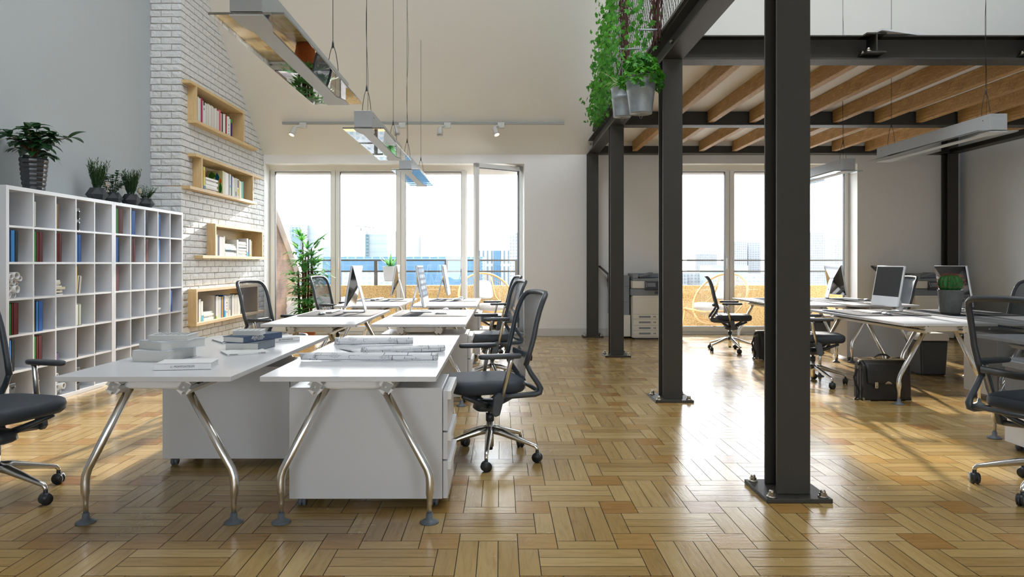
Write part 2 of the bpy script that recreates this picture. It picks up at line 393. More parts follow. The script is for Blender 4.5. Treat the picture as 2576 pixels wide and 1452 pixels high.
# ---- painted brick chimney breast, every brick modelled
CXF,CYF=-4.065,8.87
def bricks():
    rnd=random.Random(11); b=MB(); bl,bh,mj=.262,.086,.013
    b.ext([(CYF+.012,-.01),(WY,-.01),(WY,ZW),(CYF+.012,roofz(CYF+.012)+.02)],'x',XL-.02,CXF-.012,m=1)
    def brick(P,u0,u1,z0,z1,cut=None):
        nu,nz=4,2; vs=[]; d=.011
        for k in range(nz+1):
            for i in range(nu+1):
                e=(i in(0,nu)) or (k in(0,nz))
                u=u0+(u1-u0)*i/nu+rnd.uniform(-.003,.003); z=z0+(z1-z0)*k/nz+rnd.uniform(-.003,.003)
                vs.append(P(u,z,(.004 if e else .0)+rnd.uniform(-.0035,.0035)))
        n=len(vs); ring=[i for i in range(nu+1)]+[(k)*(nu+1)+nu for k in range(1,nz+1)]+[nz*(nu+1)+i for i in range(nu-1,-1,-1)]+[k*(nu+1) for k in range(nz-1,0,-1)]
        for r in ring:
            i,k=r%(nu+1),r//(nu+1); vs.append(P(u0+(u1-u0)*i/nu,z0+(z1-z0)*k/nz,.018))
        fs=[(k*(nu+1)+i,k*(nu+1)+i+1,(k+1)*(nu+1)+i+1,(k+1)*(nu+1)+i) for k in range(nz) for i in range(nu)]
        m=len(ring); fs+=[(ring[i],n+i,n+(i+1)%m,ring[(i+1)%m]) for i in range(m)]
        b.add(vs,fs,0,False)
    row=0; z=0.005
    while z<6.2:
        off=0 if row%2==0 else bl/2
        # side face (towards +X)
        y=CYF+.003-(0 if row%2==0 else 0)
        first=True
        while y<WY:
            L=bl if not (first and row%2) else bl/2
            y1=min(y+L-mj,WY-.002)
            if y1-y>.03 and z<roofz(y)+.02:
                brick(lambda u,zz,d:(CXF-d+.002,u,zz),y,y1,z,z+bh-mj)
            y+=L; first=False
        # face towards the camera
        x=CXF-.001; first=True
        while x>XL:
            L=bl if (row%2 or not first) else bl/2
            x0=max(x-L+mj,XL+.001)
            if x-x0>.02 and z+bh<roofz(CYF): brick(lambda u,zz,d:(u,CYF+d-.002,zz),x,x0,z,z+bh-mj)
            x-=L; first=False
        z+=bh; row+=1
    o=b.build('wall_chimney',[m_brick,m_mortar],fix=True); return struct(o)
bricks()

# ---- balcony outside
b=MB(); b.box(-6,10,WY+T,14.6,-.25,-.02); m,nt,bb,N,L=newmat('balcony_tiles')
ck=N.new('ShaderNodeTexChecker'); ck.inputs['Scale'].default_value=1; ck.inputs['Color1'].default_value=srgb(226,220,216); ck.inputs['Color2'].default_value=srgb(176,170,172); L.new(coords(nt,(3.3,3.3,3.3)),ck.inputs[0]); L.new(ck.outputs[0],bb.inputs['Base Color'])
struct(b.build('floor_balcony',m))
m,nt,bb,N,L=newmat('rough_sandstone'); v=coords(nt,(1,1,1.5)); n=noise(nt,v,34,9,.75,.4)
L.new(ramp(nt,n,[(.32,srgb(138,100,54)),(.5,srgb(222,180,110)),(.68,srgb(248,220,160))]),bb.inputs['Base Color']); bb.inputs['Roughness'].default_value=.95; bump(nt,bb,n,1,.09); m_stone=m
b=MB(); b.box(-6,10,14.15,14.45,-.05,.80)
struct(b.build('wall_parapet',m_stone))
# sloping cheek wall at the west end of the balcony
b=MB(); b.ext([(12.36,-.02),(14.15,-.02),(14.15,.9),(12.36,2.35)],'x',-4.7,-4.12)
c=struct(b.build('wall_balcony_west',M('weathered_render',srgb(104,82,66),.9,bs=.8,bscale=30,var=.55,vscale=3),fix=True))
b=MB(); b.ext([(12.36,2.35),(14.2,.87),(14.2,1.02),(12.36,2.55)],'x',-4.75,-4.02); b.build('coping',M('pale_coping',srgb(214,208,204),.8),c,fix=True)
rl=thing('balcony_railing','dark steel two-bar railing on the stone balcony parapet','railing',(0,14.25,0))
for z in (1.31,1.085): b=MB(); b.box(-6,10,-.016,.016,z-.016,z+.016); b.build('rail',m_steel,rl)
for i in range(10): x=PX(946,14.25)+(i-2)*1.436; b=MB(); b.box(x-.035,x+.035,-.03,.03,.80,1.31); b.build('post',m_steel,rl)

# ---- the city beyond
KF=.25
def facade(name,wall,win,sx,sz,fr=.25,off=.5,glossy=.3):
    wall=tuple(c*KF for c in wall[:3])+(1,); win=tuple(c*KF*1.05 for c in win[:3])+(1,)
    m,nt,bb,N,L=newmat(name); tc=N.new('ShaderNodeTexCoord'); sp=N.new('ShaderNodeSeparateXYZ'); L.new(tc.outputs['Object'],sp.inputs[0])
    ad=N.new('ShaderNodeMath'); ad.operation='ADD'; L.new(sp.outputs[0],ad.inputs[0]); L.new(sp.outputs[1],ad.inputs[1])
    cb=N.new('ShaderNodeCombineXYZ'); L.new(ad.outputs[0],cb.inputs[0]); L.new(sp.outputs[2],cb.inputs[1])
    br=N.new('ShaderNodeTexBrick'); br.offset=0; br.inputs['Scale'].default_value=1; br.inputs['Brick Width'].default_value=sx; br.inputs['Row Height'].default_value=sz
    br.inputs['Mortar Size'].default_value=fr; br.inputs['Mortar Smooth'].default_value=0; br.inputs['Color1'].default_value=win; br.inputs['Color2'].default_value=(win[0]*1.35,win[1]*1.2,win[2]*1.12,1); br.inputs['Mortar'].default_value=wall
    L.new(cb.outputs[0],br.inputs['Vector']); L.new(br.outputs[0],bb.inputs['Base Color']); bb.inputs['Roughness'].default_value=.6; return m
fA=facade('facade_white_rows',srgb(236,238,240),srgb(170,192,208),3.4,2.9,.7)
fB=facade('facade_blue_glass',srgb(200,226,236),srgb(88,158,194),5.2,1.9,.42)
fC=facade('facade_stripes',srgb(236,238,238),srgb(120,150,170),3.0,60,.95)
fD=facade('facade_blue_strip',srgb(110,165,200),srgb(84,146,190),5,5,.4)
fE=facade('facade_tower',srgb(232,234,236),srgb(160,178,192),2.6,3.0,.5)
fF=facade('facade_hazed',srgb(238,241,244),srgb(216,226,234),4,3,.7)  # distance haze painted in as paler walls and windows
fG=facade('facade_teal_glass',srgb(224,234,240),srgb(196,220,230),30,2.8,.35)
fW=M('facade_plain',srgb(150,151,153),.7); fT=facade('facade_teal_windows',srgb(190,212,220),srgb(90,150,166),3.2,3.4,.5)
def bld(px0,px1,yt,D,mat,depth=25,z0=-100):
    D*=5; depth*=2; b=MB(); b.box(PX(px0,D),PX(px1,D),D,D+depth,z0,PZ(yt,D)); return b
def building(label,pieces):
    t=thing('building',label,'building',(0,0,0))
    nm={id(fW):'wall'}
    for n,(px0,px1,yt,D,mat,dp) in pieces: bld(px0,px1,yt,D,mat,dp).build(n,mat,t)
    return t
t1=building('white office block with a row of letters and a glass corner beyond the palm',[('main_block',(708,772,566,120,fA,30)),('glass_corner',(772,795,566,121,fG,25)),('roof_recess',(729,754,572,119.9,fT,1)),('sign_band',(718,756,597,119.6,colm(90,108,122),.5))])
text('J.P.L  EHEE  LEOE  BEE',1.9,m_greyink,t1,(PX(737,596),596,PZ(592,596)),(PI/2,0,0))
t2=building('tall white block with a glass curtain wall and rooftop cranes',[('main_block',(866,918,574,140,fW,30)),('glass_front',(926,974,590,141,fG,28)),('upper_wall',(918,976,576,142,fW,28)),('window_strip',(917,927,590,140.5,fT,1))])
text('OHILE',2.2,m_greyink,t2,(PX(966,704),704,PZ(583,704)),(PI/2,0,0))
b=MB(); D=700
for x0,x1,y in ((893,925,569),(926,941,572)): b.tube([(PX(x0,D),D,PZ(y,D)),(PX(x1,D),D,PZ(y+1.5,D))],.5,5)
b.tube([(PX(908,D),D,PZ(580,D)),(PX(908,D),D,PZ(569,D))],.7,5); b.build('crane',m_greyink,t2)
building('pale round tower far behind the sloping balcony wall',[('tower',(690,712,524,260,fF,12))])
building('long blue glass office block across the middle of both panes',[('main_block',(812,1214,646,88,fB,22)),('upper_strip',(812,1212,652,87.9,fD,.5))])
building('low white-roofed hall in front of the blue glass block',[('main_block',(860,1000,684,80,fA,2))])
building('stepped pale skyscraper with haze put into its colour',[('tower',(1027,1076,590,300,fF,30)),('spire_block',(1036,1058,576,305,fF,20)),('shoulder',(1058,1076,588,298,fF,20))])
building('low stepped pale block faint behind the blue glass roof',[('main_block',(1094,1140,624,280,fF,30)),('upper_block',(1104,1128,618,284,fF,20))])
building('vertically striped white block with one blue band',[('main_block',(1200,1281,630,100,fC,30)),('blue_band',(1242,1259,630,99.8,fD,.5))])
building('narrow white apartment tower with balconies at the window edge',[('tower',(1280,1306,590,130,fE,25)),('upper_block',(1297,1309,585,132,fE,20))])
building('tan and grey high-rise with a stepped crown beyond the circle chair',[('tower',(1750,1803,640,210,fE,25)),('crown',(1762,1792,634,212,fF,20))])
building('pair of joined pale apartment towers beside the near steel column',[('tower',(1845,1880,608,180,fE,25)),('second_tower',(1882,1914,610,184,fA,25))])
building('low white warehouse block with blue window bands',[('main_block',(1793,1882,668,120,fG,20)),('lower_wing',(1820,1925,690,110,fA,12))])
building('row of low pale houses along the foot of the view',[('main_block',(1690,1795,686,130,fA,20)),('second_block',(1660,1730,694,129,fE,15))])
building('tall pale tower block with fine window rows behind the pendant lamp',[('tower',(2022,2074,586,170,fE,25))])
building('bluish low tower in the gap between two tall towers',[('tower',(2074,2097,612,220,fF,25))])
building('pale blue ribbed tower at the window edge under the mezzanine',[('tower',(2097,2135,600,190,fA,25)),('low_block',(2075,2140,672,186,fG,1))])
b=MB(); b.box(-2500,2500,40,4000,-101,-100); o=struct(b.build('ground',M('city_ground',srgb(150,151,150),.9)))
# ================================================================ steel frame and mezzanine
CX=1.557
def hsec(w,h,tf,tw): # H outline, u across flanges (width), v depth
    a,c=w/2,h/2; t=tw/2
    return [(-a,-c),(a,-c),(a,-c+tf),(t,-c+tf),(t,c-tf),(a,c-tf),(a,c),(-a,c),(-a,c-tf),(-t,c-tf),(-t,-c+tf),(-a,-c+tf)]
def bolt(b,x,y,z,ax='z',r=.019):
    d={'z':(0,0,1),'y':(0,-1,0),'x':(-1,0,0)}[ax]; p=Vector((x,y,z)); d=Vector(d)
    b.tube([p,p+d*.006],r*1.35,12); b.tube([p+d*.006,p+d*.022],r,6,sm=False); b.tube([p+d*.022,p+d*.036],[r*.78,r*.6],10)
def column(label,x,y,py0=-.17,py1=.17,right=False):
    t=thing('steel_column',label,'column',(x,y,0),0,'steel columns of the mezzanine frame')
    b=MB(); b.ext(hsec(.178,.18,.016,.012),'z',.022,3.1); b.build('shaft',m_steel,t,bevel=.002)
    b=MB(); b.box(-.172,.172,py0,py1,0,.022); b.build('base_plate',m_steel,t,bevel=.003)
    for sx in (-.135,.135):
        for sy in (py0+.035,py1-.035):
            q=MB(); bolt(q,sx,sy,.022); q.build('bolt',m_bolt,t)
    return t
column('black steel column nearest the camera on a bolted base plate',CX,3.80)
column('second black steel column, beneath the hanging metal buckets, on a bolted base plate',CX,6.41)
column('third black steel column, just in front of the photocopier paper tray',CX,9.43)
column('thin dark steel column against the wall between the two big windows',CX,11.855,-.13,.11)
column('dark steel column in the far corner by the east wall',7.63,11.855,-.13,.11)
def ibeam_y(name,label,x,y0,y1,z0=3.1,h=.22,w=.18):
    t=thing(name,label,'beam',(x,0,z0+h/2)); b=MB(); b.ext(hsec(w,h,.014,.012),'y',y0,y1); b.build('profile',m_steel,t,bevel=.002); return t
def ibeam_x(name,label,y,x0,x1,z0=3.1,h=.22,w=.2):
    t=thing(name,label,'beam',(0,y,z0+h/2)); b=MB(); b.ext(hsec(w,h,.014,.012),'x',x0,x1); b.build('profile',m_steel,t,bevel=.002); return t
lb=ibeam_y('steel_beam','long black steel beam running on top of the row of columns towards the camera',CX,.3,11.96)
for y in (6.30,9.32,11.75):
    for z in (-.055,.045):
        q=MB(); bolt(q,-.018 if y<11 else -.05,y,z,'y',.014); q.build('bolt',m_bolt,lb)
ibeam_y('steel_beam','dark steel beam along the east wall above the corner column',7.63,5.6,11.96)
for y,l in ((6.425,'black cross beam at the open front edge of the mezzanine'),(9.43,'black cross beam under the middle of the mezzanine deck'),(11.82,'black cross beam under the mezzanine along the window wall')):
    ibeam_x('steel_beam',l,y,CX+.02,7.6)
for x,l in ((3.37,'short stub of black steel beam jutting from the mezzanine front, beside the white plate'),(4.83,'short stub of black steel beam jutting from the mezzanine front, at the photo edge')):
    t=thing('steel_beam',l,'beam',(x,6.25,3.14)); b=MB(); b.ext([(u,v+.09) for u,v in hsec(.178,.18,.014,.012)],'y',0,.17); b.build('profile',m_steel,t)
    q=MB(); bolt(q,-.06,.03,.014); bolt(q,-.06,.13,.014); q.build('bolt',m_bolt,t)
b=MB(); b.add([(3.40,6.22,3.33),(4.22,6.50,3.33),(3.34,6.50,3.33),(3.40,6.22,3.345),(4.22,6.50,3.345),(3.34,6.50,3.345)],[(0,2,1),(3,4,5),(0,1,4,3),(1,2,5,4),(2,0,3,5)])
tag(b.build('cover_plate',m_white),'thin white triangular plate lying on top of the front cross beam','plate')
b=MB(); b.box(1.66,7.55,6.5,11.94,3.30,3.36); struct(b.build('ceiling_mezzanine',m_reveal))
names=['in the middle bay','in the bay by the windows']
jx=[2.21+.5585*i for i in range(10)]
jl=None
for k,(y0,y1) in enumerate(((6.56,9.35),(9.51,11.73))):
    p=None
    for i,x in enumerate(jx):
        lab='oak joist under the mezzanine deck '+names[k]
        if p is None:
            b=MB(); b.box(0,.085,0,y1-y0,0,.165); p=b.build('timber_joist',m_joist,bevel=.006)
            p.location=(x,y0,3.133); tag(p,lab,'joist','oak joists '+names[k])
        else:
            c=p.copy(); COL.objects.link(c); c.location=(x,y0,3.133)

# wire-mesh guard above the beam, following the roof slope
t=thing('mesh_guard','dark wire-mesh guard above the long beam, overgrown with ivy','railing',(1.46,0,0))
def gtop(Y): return min(3.32+.78*(10.92-Y),6.2)
b=MB(); b.tube([(0,10.92,3.32),(0,7.2,gtop(7.2)),(0,5.4,gtop(7.2))],.028,4,sm=False); b.box(-.02,.02,4.6,10.92,3.32,3.345); b.build('frame',m_steel,t)
b=MB(); d=.085; s=.20; i=0; y=5.0
while y<10.9:   # twisted wires forming tall diamonds
    pts=[]; z=3.33; k=0; top=gtop(y)-.02
    while z<top:
        ph=(k+i)%2; pts.append((0,y+(-1)**ph*d*.23,z)); z+=.035 if k%2 else s*.5; k+=1
    if len(pts)>1: b.tube(pts,.0028,3,caps=False)
    y+=d*.5; i+=1
b.build('wire_mesh',m_wire,t)

# ivy on the guard
def leafshape(lobes=5,r=1.0):
    pts=[(0,0)]
    for i in range(lobes*2+1):
        a=-2.3+4.6*i/(lobes*2); rr=(1 if i%2 else .62)*r*(1-.12*abs(a))
        pts.append((rr*math.sin(a),rr*math.cos(a)*1.0+.25*r))
    return pts
def putleaf(b,c,size,rnd,lobes=5,m=0,face=None,spread=1.0):
    n=Vector(face) if face else Vector((rnd.uniform(-1,1),rnd.uniform(-1,1),rnd.uniform(-.2,1)))
    n+=Vector((rnd.gauss(0,.5),rnd.gauss(0,.5),rnd.gauss(0,.5)))*spread; n.normalize()
    q=n.to_track_quat('Z','Y').to_matrix()@Matrix.Rotation(rnd.uniform(-1.2,1.2)+PI,3,'Z'); P=leafshape(lobes)
    vs=[Vector(c)+q@Vector((x*size,y*size,-.25*size*(x*x+y*y))) for x,y in P]
    b.add(vs,[(0,i,i+1) for i in range(1,len(P)-1)],m,False)
def ivy(label,y0,y1,stems,n,seed,zmax=6.0):
    rnd=random.Random(seed); t=thing('climbing_ivy',label,'plant',(1.43,(y0+y1)/2,3.3),0); yc=(y0+y1)/2
    b=MB()
    for ys in stems:
        for k in range(9):
            yy=ys-yc+rnd.gauss(0,.05); pts=[]
            z=-.05
            while z<min(gtop(ys)-3.35,zmax-3.3):
                pts.append((-.02+rnd.gauss(0,.02),yy+rnd.gauss(0,.03)+.04*math.sin(z*6+k),z)); z+=.09
            if len(pts)>2: b.tube(pts,.006,4,caps=False)
    b.build('stem',m_stem,t)
    b=MB()
    for i in range(n):
        y=y0+(y1-y0)*rnd.betavariate(1.3,1.3); zt=min(gtop(y),zmax); z=3.28+(zt-3.15)*rnd.random()
        putleaf(b,(rnd.gauss(-.05,.06),y-yc,z-3.3),rnd.uniform(.032,.055),rnd,5,0,(-1,-.4,.2))
    for i in range(40):
        y=y0+(y1-y0)*rnd.random(); putleaf(b,(rnd.gauss(-.1,.10),y-yc,rnd.uniform(-.12,.4)),.045,rnd,5,0,(-1,-.4,.2))
    b.build('foliage',m_leafbright,t)
ivy('long curtain of green ivy with red-brown stems covering the far half of the mesh guard',7.75,10.5,(7.85,8.05),1500,5)
ivy('looser green ivy with a dark stem bundle on the mesh guard above the nearer bucket',6.25,7.35,(6.35,6.28),330,8)
# ================================================================ desks
DZ=.73; DL=1.83
def make_desk(label):
    t=thing('desk',label,'desk',(0,0,0),0,'white desks on chrome legs')
    b=MB(); b.box(-.405,.405,0,DL,DZ-.024,DZ); b.build('table_top',m_white,t,bevel=.002)
    cross=[]
    a,c=.012,.034
    for q in range(4):
        r=Matrix.Rotation(PI/4+q*PI/2,2)
        for u,v in ((-a,a),(-a*1.1,c*.8),(-a*1.5,c),(a*1.5,c),(a*1.1,c*.8)): p=r@Vector((u,v)); cross.append((p.x,p.y))
    for sx in (-.165,.165):
        b=MB(); b.ext([(sx+u,.672+v) for u,v in cross],'y',.055,DL-.055)
        b.build('rail',m_whitemetal,t)
        b=MB()
        for i in range(40):
            y=.16+i*.0385
            b.box(sx-.026,sx+.026,y,y+.012 if i%7 else y+.02,.668,.676)
        b.build('rail_hole',m_dark,t)
    for y in (.15,DL-.15):
        b=MB(); b.ext([(-.15,.700),(-.15,.655),(-.10,.650),(.10,.650),(.15,.655),(.15,.700)],'y',y-.03,y+.03); b.build('cross_bar',m_whitemetal,t,bevel=.01)
        for sx in (-1,1):
            b=MB(); pts=[(sx*.125,y,.675),(sx*.345,y+.015,.26),(sx*.357,y+.015,.225),(sx*.360,y+.015,.19),(sx*.359,y+.015,.14),(sx*.358,y+.015,.125),(sx*.357,y+.015,.095),(sx*.357,y+.015,.03)]
            b.tube(pts,[.0195,.0195,.0205,.0205,.0195,.0155,.0125,.0115],14); lg=b.build('leg',m_chrome,t)
            b=MB(); b.lathe([(.046,0),(.046,.004),(.03,.014),(.017,.02),(.0155,.045),(.013,.047)],20,(sx*.357,y+.015,0)); b.build('foot',m_grey,lg)
    return t
RX=(-1.645,-.702); QX=(3.885,4.80)
d0=make_desk('nearest white desk on the aisle side, holding the blueprint rolls'); d0.location=(RX[1],3.2,0)
for (x,y,l) in ((RX[0],3.2,'nearest white desk beside the bookcase, holding stacks of books'),
  (RX[0],5.945,'white desk behind the one with book stacks, with a silver-edged computer seen from behind'),
  (RX[1],5.945,'white desk behind the blueprint desk, with a computer showing a lit screen'),
  (RX[0],8.53,'white desk nearest the window in the left row, computer seen from behind'),
  (RX[1],8.53,'white desk nearest the window in the row by the aisle chairs'),
  (QX[0],6.02,'white desk under the mezzanine with the briefcase beneath it'),
  (QX[1],6.02,'white desk under the mezzanine with the cactus pot on it'),
  (QX[0],8.66,'white desk under the mezzanine partly behind the nearest column'),
  (QX[1],8.66,'white desk under the mezzanine nearest the second photocopier'),
  (QX[0],3.29,'white desk at the photo edge, seen through the mesh chair back')):
    dup(d0,(x,y,0),0,l)
# ================================================================ drawer pedestals
def make_ped(label):
    t=thing('drawer_pedestal',label,'cabinet',(0,0,0),0,'white drawer pedestals on castors')
    b=MB(); b.box(-.405,.375,0,.45,.05,.616); b.build('body',m_white,t,bevel=.003)
    for z0,z1 in ((.052,.243),(.251,.388),(.396,.600)):
        b=MB(); b.box(.378,.402,.004,.446,z0,z1); d=b.build('drawer',m_white,t,bevel=.002)
        h=MB(); h.box(.400,.420,.004,.446,z1-.045,z1); h.build('handle',m_whitemetal,d,bevel=.003)
    for x in (-.35,.33):
        for y in (.05,.40):
            b=MB(); b.cyl((x-.018,y,.024),(x-.004,y,.024),.0235,n=18); b.cyl((x+.004,y,.024),(x+.018,y,.024),.0235,n=18); b.box(x-.008,x+.008,y-.012,y+.012,.02,.052); b.build('castor',m_grey,t)
    return t
p0=make_ped('white drawer pedestal under the blueprint desk, beside the nearest aisle chair'); p0.location=(-.673,3.55,0)
for x,y,r,l in ((-1.672,4.28,0,'white drawer pedestal under the desk with the book stacks'),(-.673,6.25,0,'white drawer pedestal under the second aisle desk'),
   (-.673,9.13,0,'white drawer pedestal under the aisle desk by the window'),(4.83,6.22,0,'white drawer pedestal at the photo edge behind the black waste bin'),
   (4.83,8.92,0,'large pale drawer pedestal behind the briefcase, beyond the chrome legs'),(3.80,4.71,1,'white drawer pedestal at the photo edge under the mesh chair')):
    dup(p0,(x,y,0),PI if r else 0,l)

# ================================================================ office chair (faces +X)
def caster(p,ang):
    b=MB(); x,y,_=p; c,s=math.cos(ang),math.sin(ang)
    for o in (-.019,.005): b.cyl((x-s*o,y+c*o,.030),(x-s*(o+.014),y+c*(o+.014),.030),.030,n=20)
    b.tube([(x-s*-.022,y+c*-.022,.036),(x-s*.022,y+c*.022,.036)],[.026,.026],14); b.cyl((x,y,.05),(x,y,.078),.011,n=10)
    return b
def make_chair(label):
    t=thing('office_chair',label,'chair',(0,0,0),0,'mesh-backed office chairs')
    b=MB(); b.slab(.045,0,.245,.245,[(.438,.05),(.446,.018),(.462,.004),(.49,0),(.512,.006),(.521,.02),(.525,.05),(.524,.12)],4.2,44); b.build('seat',m_seat,t)
    prof=[(-.315,1.052),(-.298,1.035),(-.278,1.0),(-.258,.95),(-.238,.88),(-.22,.79),(-.196,.70),(-.172,.615),(-.178,.55),(-.17,.50)]
    wid=[.185,.212,.226,.232,.236,.238,.234,.226,.205,.19]
    # side frames, top rail
    for sy in (-1,1):
        pass
    b=MB(); sec=[(math.cos(a)*1.0,math.sin(a)*.62) for a in [2*PI*i/10 for i in range(10)]]
    L=[(prof[i][0],-wid[i],prof[i][1]) for i in range(7,-1,-1)]; Rr=[(prof[i][0],wid[i],prof[i][1]) for i in range(0,8)]
    top=[(-.322-.008*math.cos(u*PI/2),u*.165,1.058+.006*math.cos(u*PI/2)) for u in (-1,-.6,-.2,.2,.6,1)]
    path=L+top+Rr; rad=[.017]*len(path)
    b.tube(path,rad,10)
    for sy in (-1,1):   # lower struts: kink to rear corner, then forward under the seat
        b.tube([(-.172,sy*.226,.63),(-.205,sy*.232,.565),(-.25,sy*.236,.50),(-.265,sy*.236,.47),(-.258,sy*.235,.448),(-.23,sy*.232,.437),(-.12,sy*.23,.432),(0,sy*.235,.43)],[.015,.016,.017,.019,.021,.019,.017,.017],10)
    b.tube([(-.255,-.236,.455),(-.262,0,.452),(-.255,.236,.455)],.014,8)
    b.build('back_frame',m_chair,t)
    b=MB()
    def mf(u,v):
        k=v*9; i=min(int(k),8); f=k-i; x=prof[i][0]*(1-f)+prof[i+1][0]*f; z=prof[i][1]*(1-f)+prof[i+1][1]*f; w=wid[i]*(1-f)+wid[i+1]*f
        y=(u*2-1)*(w-.004); return (x-.022*(1-(u*2-1)**2)*(1-v*.3),y,z)
    b.grid(mf,10,18); b.build('mesh_back',m_mesh,t)
    b=MB(); b.tube([(-.215,-.20,.66),(-.235,0,.655),(-.215,.20,.66)],.016,8,sec=[(math.cos(a)*.5,math.sin(a)*1.3) for a in [2*PI*i/10 for i in range(10)]]); b.build('lumbar_bar',m_dark,t)
    for sy in (-1,1):
        b=MB(); b.slab(.010,sy*.292,.135,.033,[(.672,.012),(.676,.004),(.688,0),(.697,.003),(.701,.012)],3.2,28); a=b.build('armrest',m_chair,t)
        b=MB(); b.tube([(-.065,sy*.286,.675),(-.058,sy*.284,.65),(-.012,sy*.262,.44)],[.0155,.0145,.0155],12); b.build('arm_post',m_chrome,a)
        b=MB(); b.ext([(-.045,.45),(.01,.46),(.04,.44),(.055,.34),(.035,.315),(.005,.325),(-.02,.42)],'y',sy*.255-.018,sy*.255+.018); b.build('arm_bracket',m_chair,a,bevel=.006)
    b=MB()
    for sy in (-1,1): b.tube([(.02,sy*.23,.335),(.02,sy*.12,.345),(.02,0,.325)],.016,8)
    for sy in (-1,1): b.tube([(.01,sy*.05,.335),(.10,sy*.10,.375),(.215,sy*.16,.43)],[.02,.017,.012],8)
    for sy in (-1,1): b.tube([(.0,sy*.05,.335),(-.08,sy*.10,.385),(-.14,sy*.15,.43)],[.018,.015,.012],8)
    b.slab(.02,0,.09,.075,[(.305,.02),(.32,0),(.36,.01),(.372,.03)],3,24); b.build('tilt_mechanism',m_chair,t)
    b=MB(); b.cyl((0,0,.315),(0,0,.20),.0145,n=16); b.cyl((0,0,.245),(0,0,.07),.024,n=18); g=b.build('gas_lift',m_chrome,t)
    b=MB(); b.cyl((0,0,.285),(0,0,.235),.027,n=18); b.build('sleeve',m_dark,g)
    b=MB(); b.cyl((0,0,.10),(0,0,.05),.021,.017,n=14); b.build('end_cap',m_dark,g)
    for i in range(5):
        a=2*PI*i/5+.31; c,s=math.cos(a),math.sin(a); b=MB()
        b.tube([(c*.012,s*.012,.178),(c*.08,s*.08,.168),(c*.27,s*.27,.112),(c*.305,s*.305,.102),(c*.318,s*.318,.088),(c*.32,s*.32,.072)],[.026,.024,.014,.0125,.0115,.0105],12)
        lg=b.build('base_leg',m_chrome,t); caster((c*.32,s*.32,0),a+1.1+i).build('castor',m_dark,lg)
    return t
R=math.radians
ch=make_chair('nearest office chair in the aisle, pulled up to the blueprint desk'); ch.location=(-.07,4.50,0); ch.rotation_euler=(0,0,PI+R(15))
for q in kids(ch):
    if q.name.startswith('base_leg'): q.rotation_euler=(0,0,R(-18))
for x,y,a,l in ((-.09,7.32,PI+R(12),'second office chair in the aisle, beside the desk with the lit screen'),
   (-.06,9.93,PI+R(11),'third office chair in the aisle, nearest the open window'),
   (-2.67,3.68,R(-15),'office chair cut by the photo edge in front of the bookcase'),
   (-2.31,7.15,R(-15),'office chair in front of the lowest brick-wall bookshelf'),
   (-2.26,9.66,R(-13),'office chair in front of the tall palm'),
   (3.26,9.93,R(-14),'office chair in side view by the second window, nearest the circle chair'),
   (3.24,7.25,R(-14),'office chair half hidden behind the nearest steel column'),
   (2.945,3.77,R(20),'large near office chair at the photo edge, mesh back towards the camera'),
   (5.36,9.70,PI,'office chair in front of the second photocopier'),
   (5.32,7.35,PI,'office chair at the far photo edge, only the top of its back showing')):
    c=dup(ch,(x,y,0),a,l)
    sw={3.26:-17,3.24:-12,2.945:33,-2.67:-15}.get(x,0)
    for q in kids(c):
        if q.name.startswith('base_leg'): q.rotation_euler=(0,0,R(sw))

# ================================================================ desk pads, computers, keyboards, mice
def make_pad(label):
    b=MB(); b.slab(0,.425,.37,.425,[(0,0),(.003,0),(.004,.002)],14,56); return tag(b.build('desk_pad',m_mat),label,'desk pad','dark desk pads')
pads=[(-.70,6.80,'dark desk pad under the computer with the lit screen'),(-1.64,6.80,'dark desk pad on the second desk from the bookcase end of the left row'),(-.70,9.42,'dark desk pad on the window desk of the aisle row'),(-1.64,9.42,'dark desk pad on the window desk of the left row'),
 (3.89,6.85,'dark desk pad above the briefcase'),(4.81,6.85,'dark desk pad on the cactus desk'),(3.90,9.50,'dark desk pad half hidden behind the nearest column'),(4.81,9.50,'dark desk pad under the far computer by the second photocopier')]
pd=None
for x,y,l in pads:
    if pd is None: pd=make_pad(l); o=pd
    else: o=pd.copy(); COL.objects.link(o); o['label']=l
    o.location=(x,y,DZ+.0008)
def screenmat():
    m,nt,b,N,L=newmat('lit_screen'); v=coords(nt,(1,5,6)); br=N.new('ShaderNodeTexBrick'); br.inputs['Scale'].default_value=1; br.inputs['Brick Width'].default_value=.9; br.inputs['Row Height'].default_value=.35
    br.inputs['Mortar Size'].default_value=.08; br.inputs['Color1'].default_value=srgb(120,160,190); br.inputs['Color2'].default_value=srgb(210,228,240); br.inputs['Mortar'].default_value=srgb(40,60,90)
    sp=N.new('ShaderNodeSeparateXYZ'); cb=N.new('ShaderNodeCombineXYZ'); L.new(v,sp.inputs[0]); L.new(sp.outputs[1],cb.inputs[0]); L.new(sp.outputs[2],cb.inputs[1]); L.new(cb.outputs[0],br.inputs[0])
    L.new(br.outputs[0],b.inputs['Emission Color']); b.inputs['Emission Strength'].default_value=.55; b.inputs['Base Color'].default_value=(.02,.02,.02,1); b.inputs['Roughness'].default_value=.4; b.inputs['Specular IOR Level'].default_value=.15; return m
m_lit=screenmat()
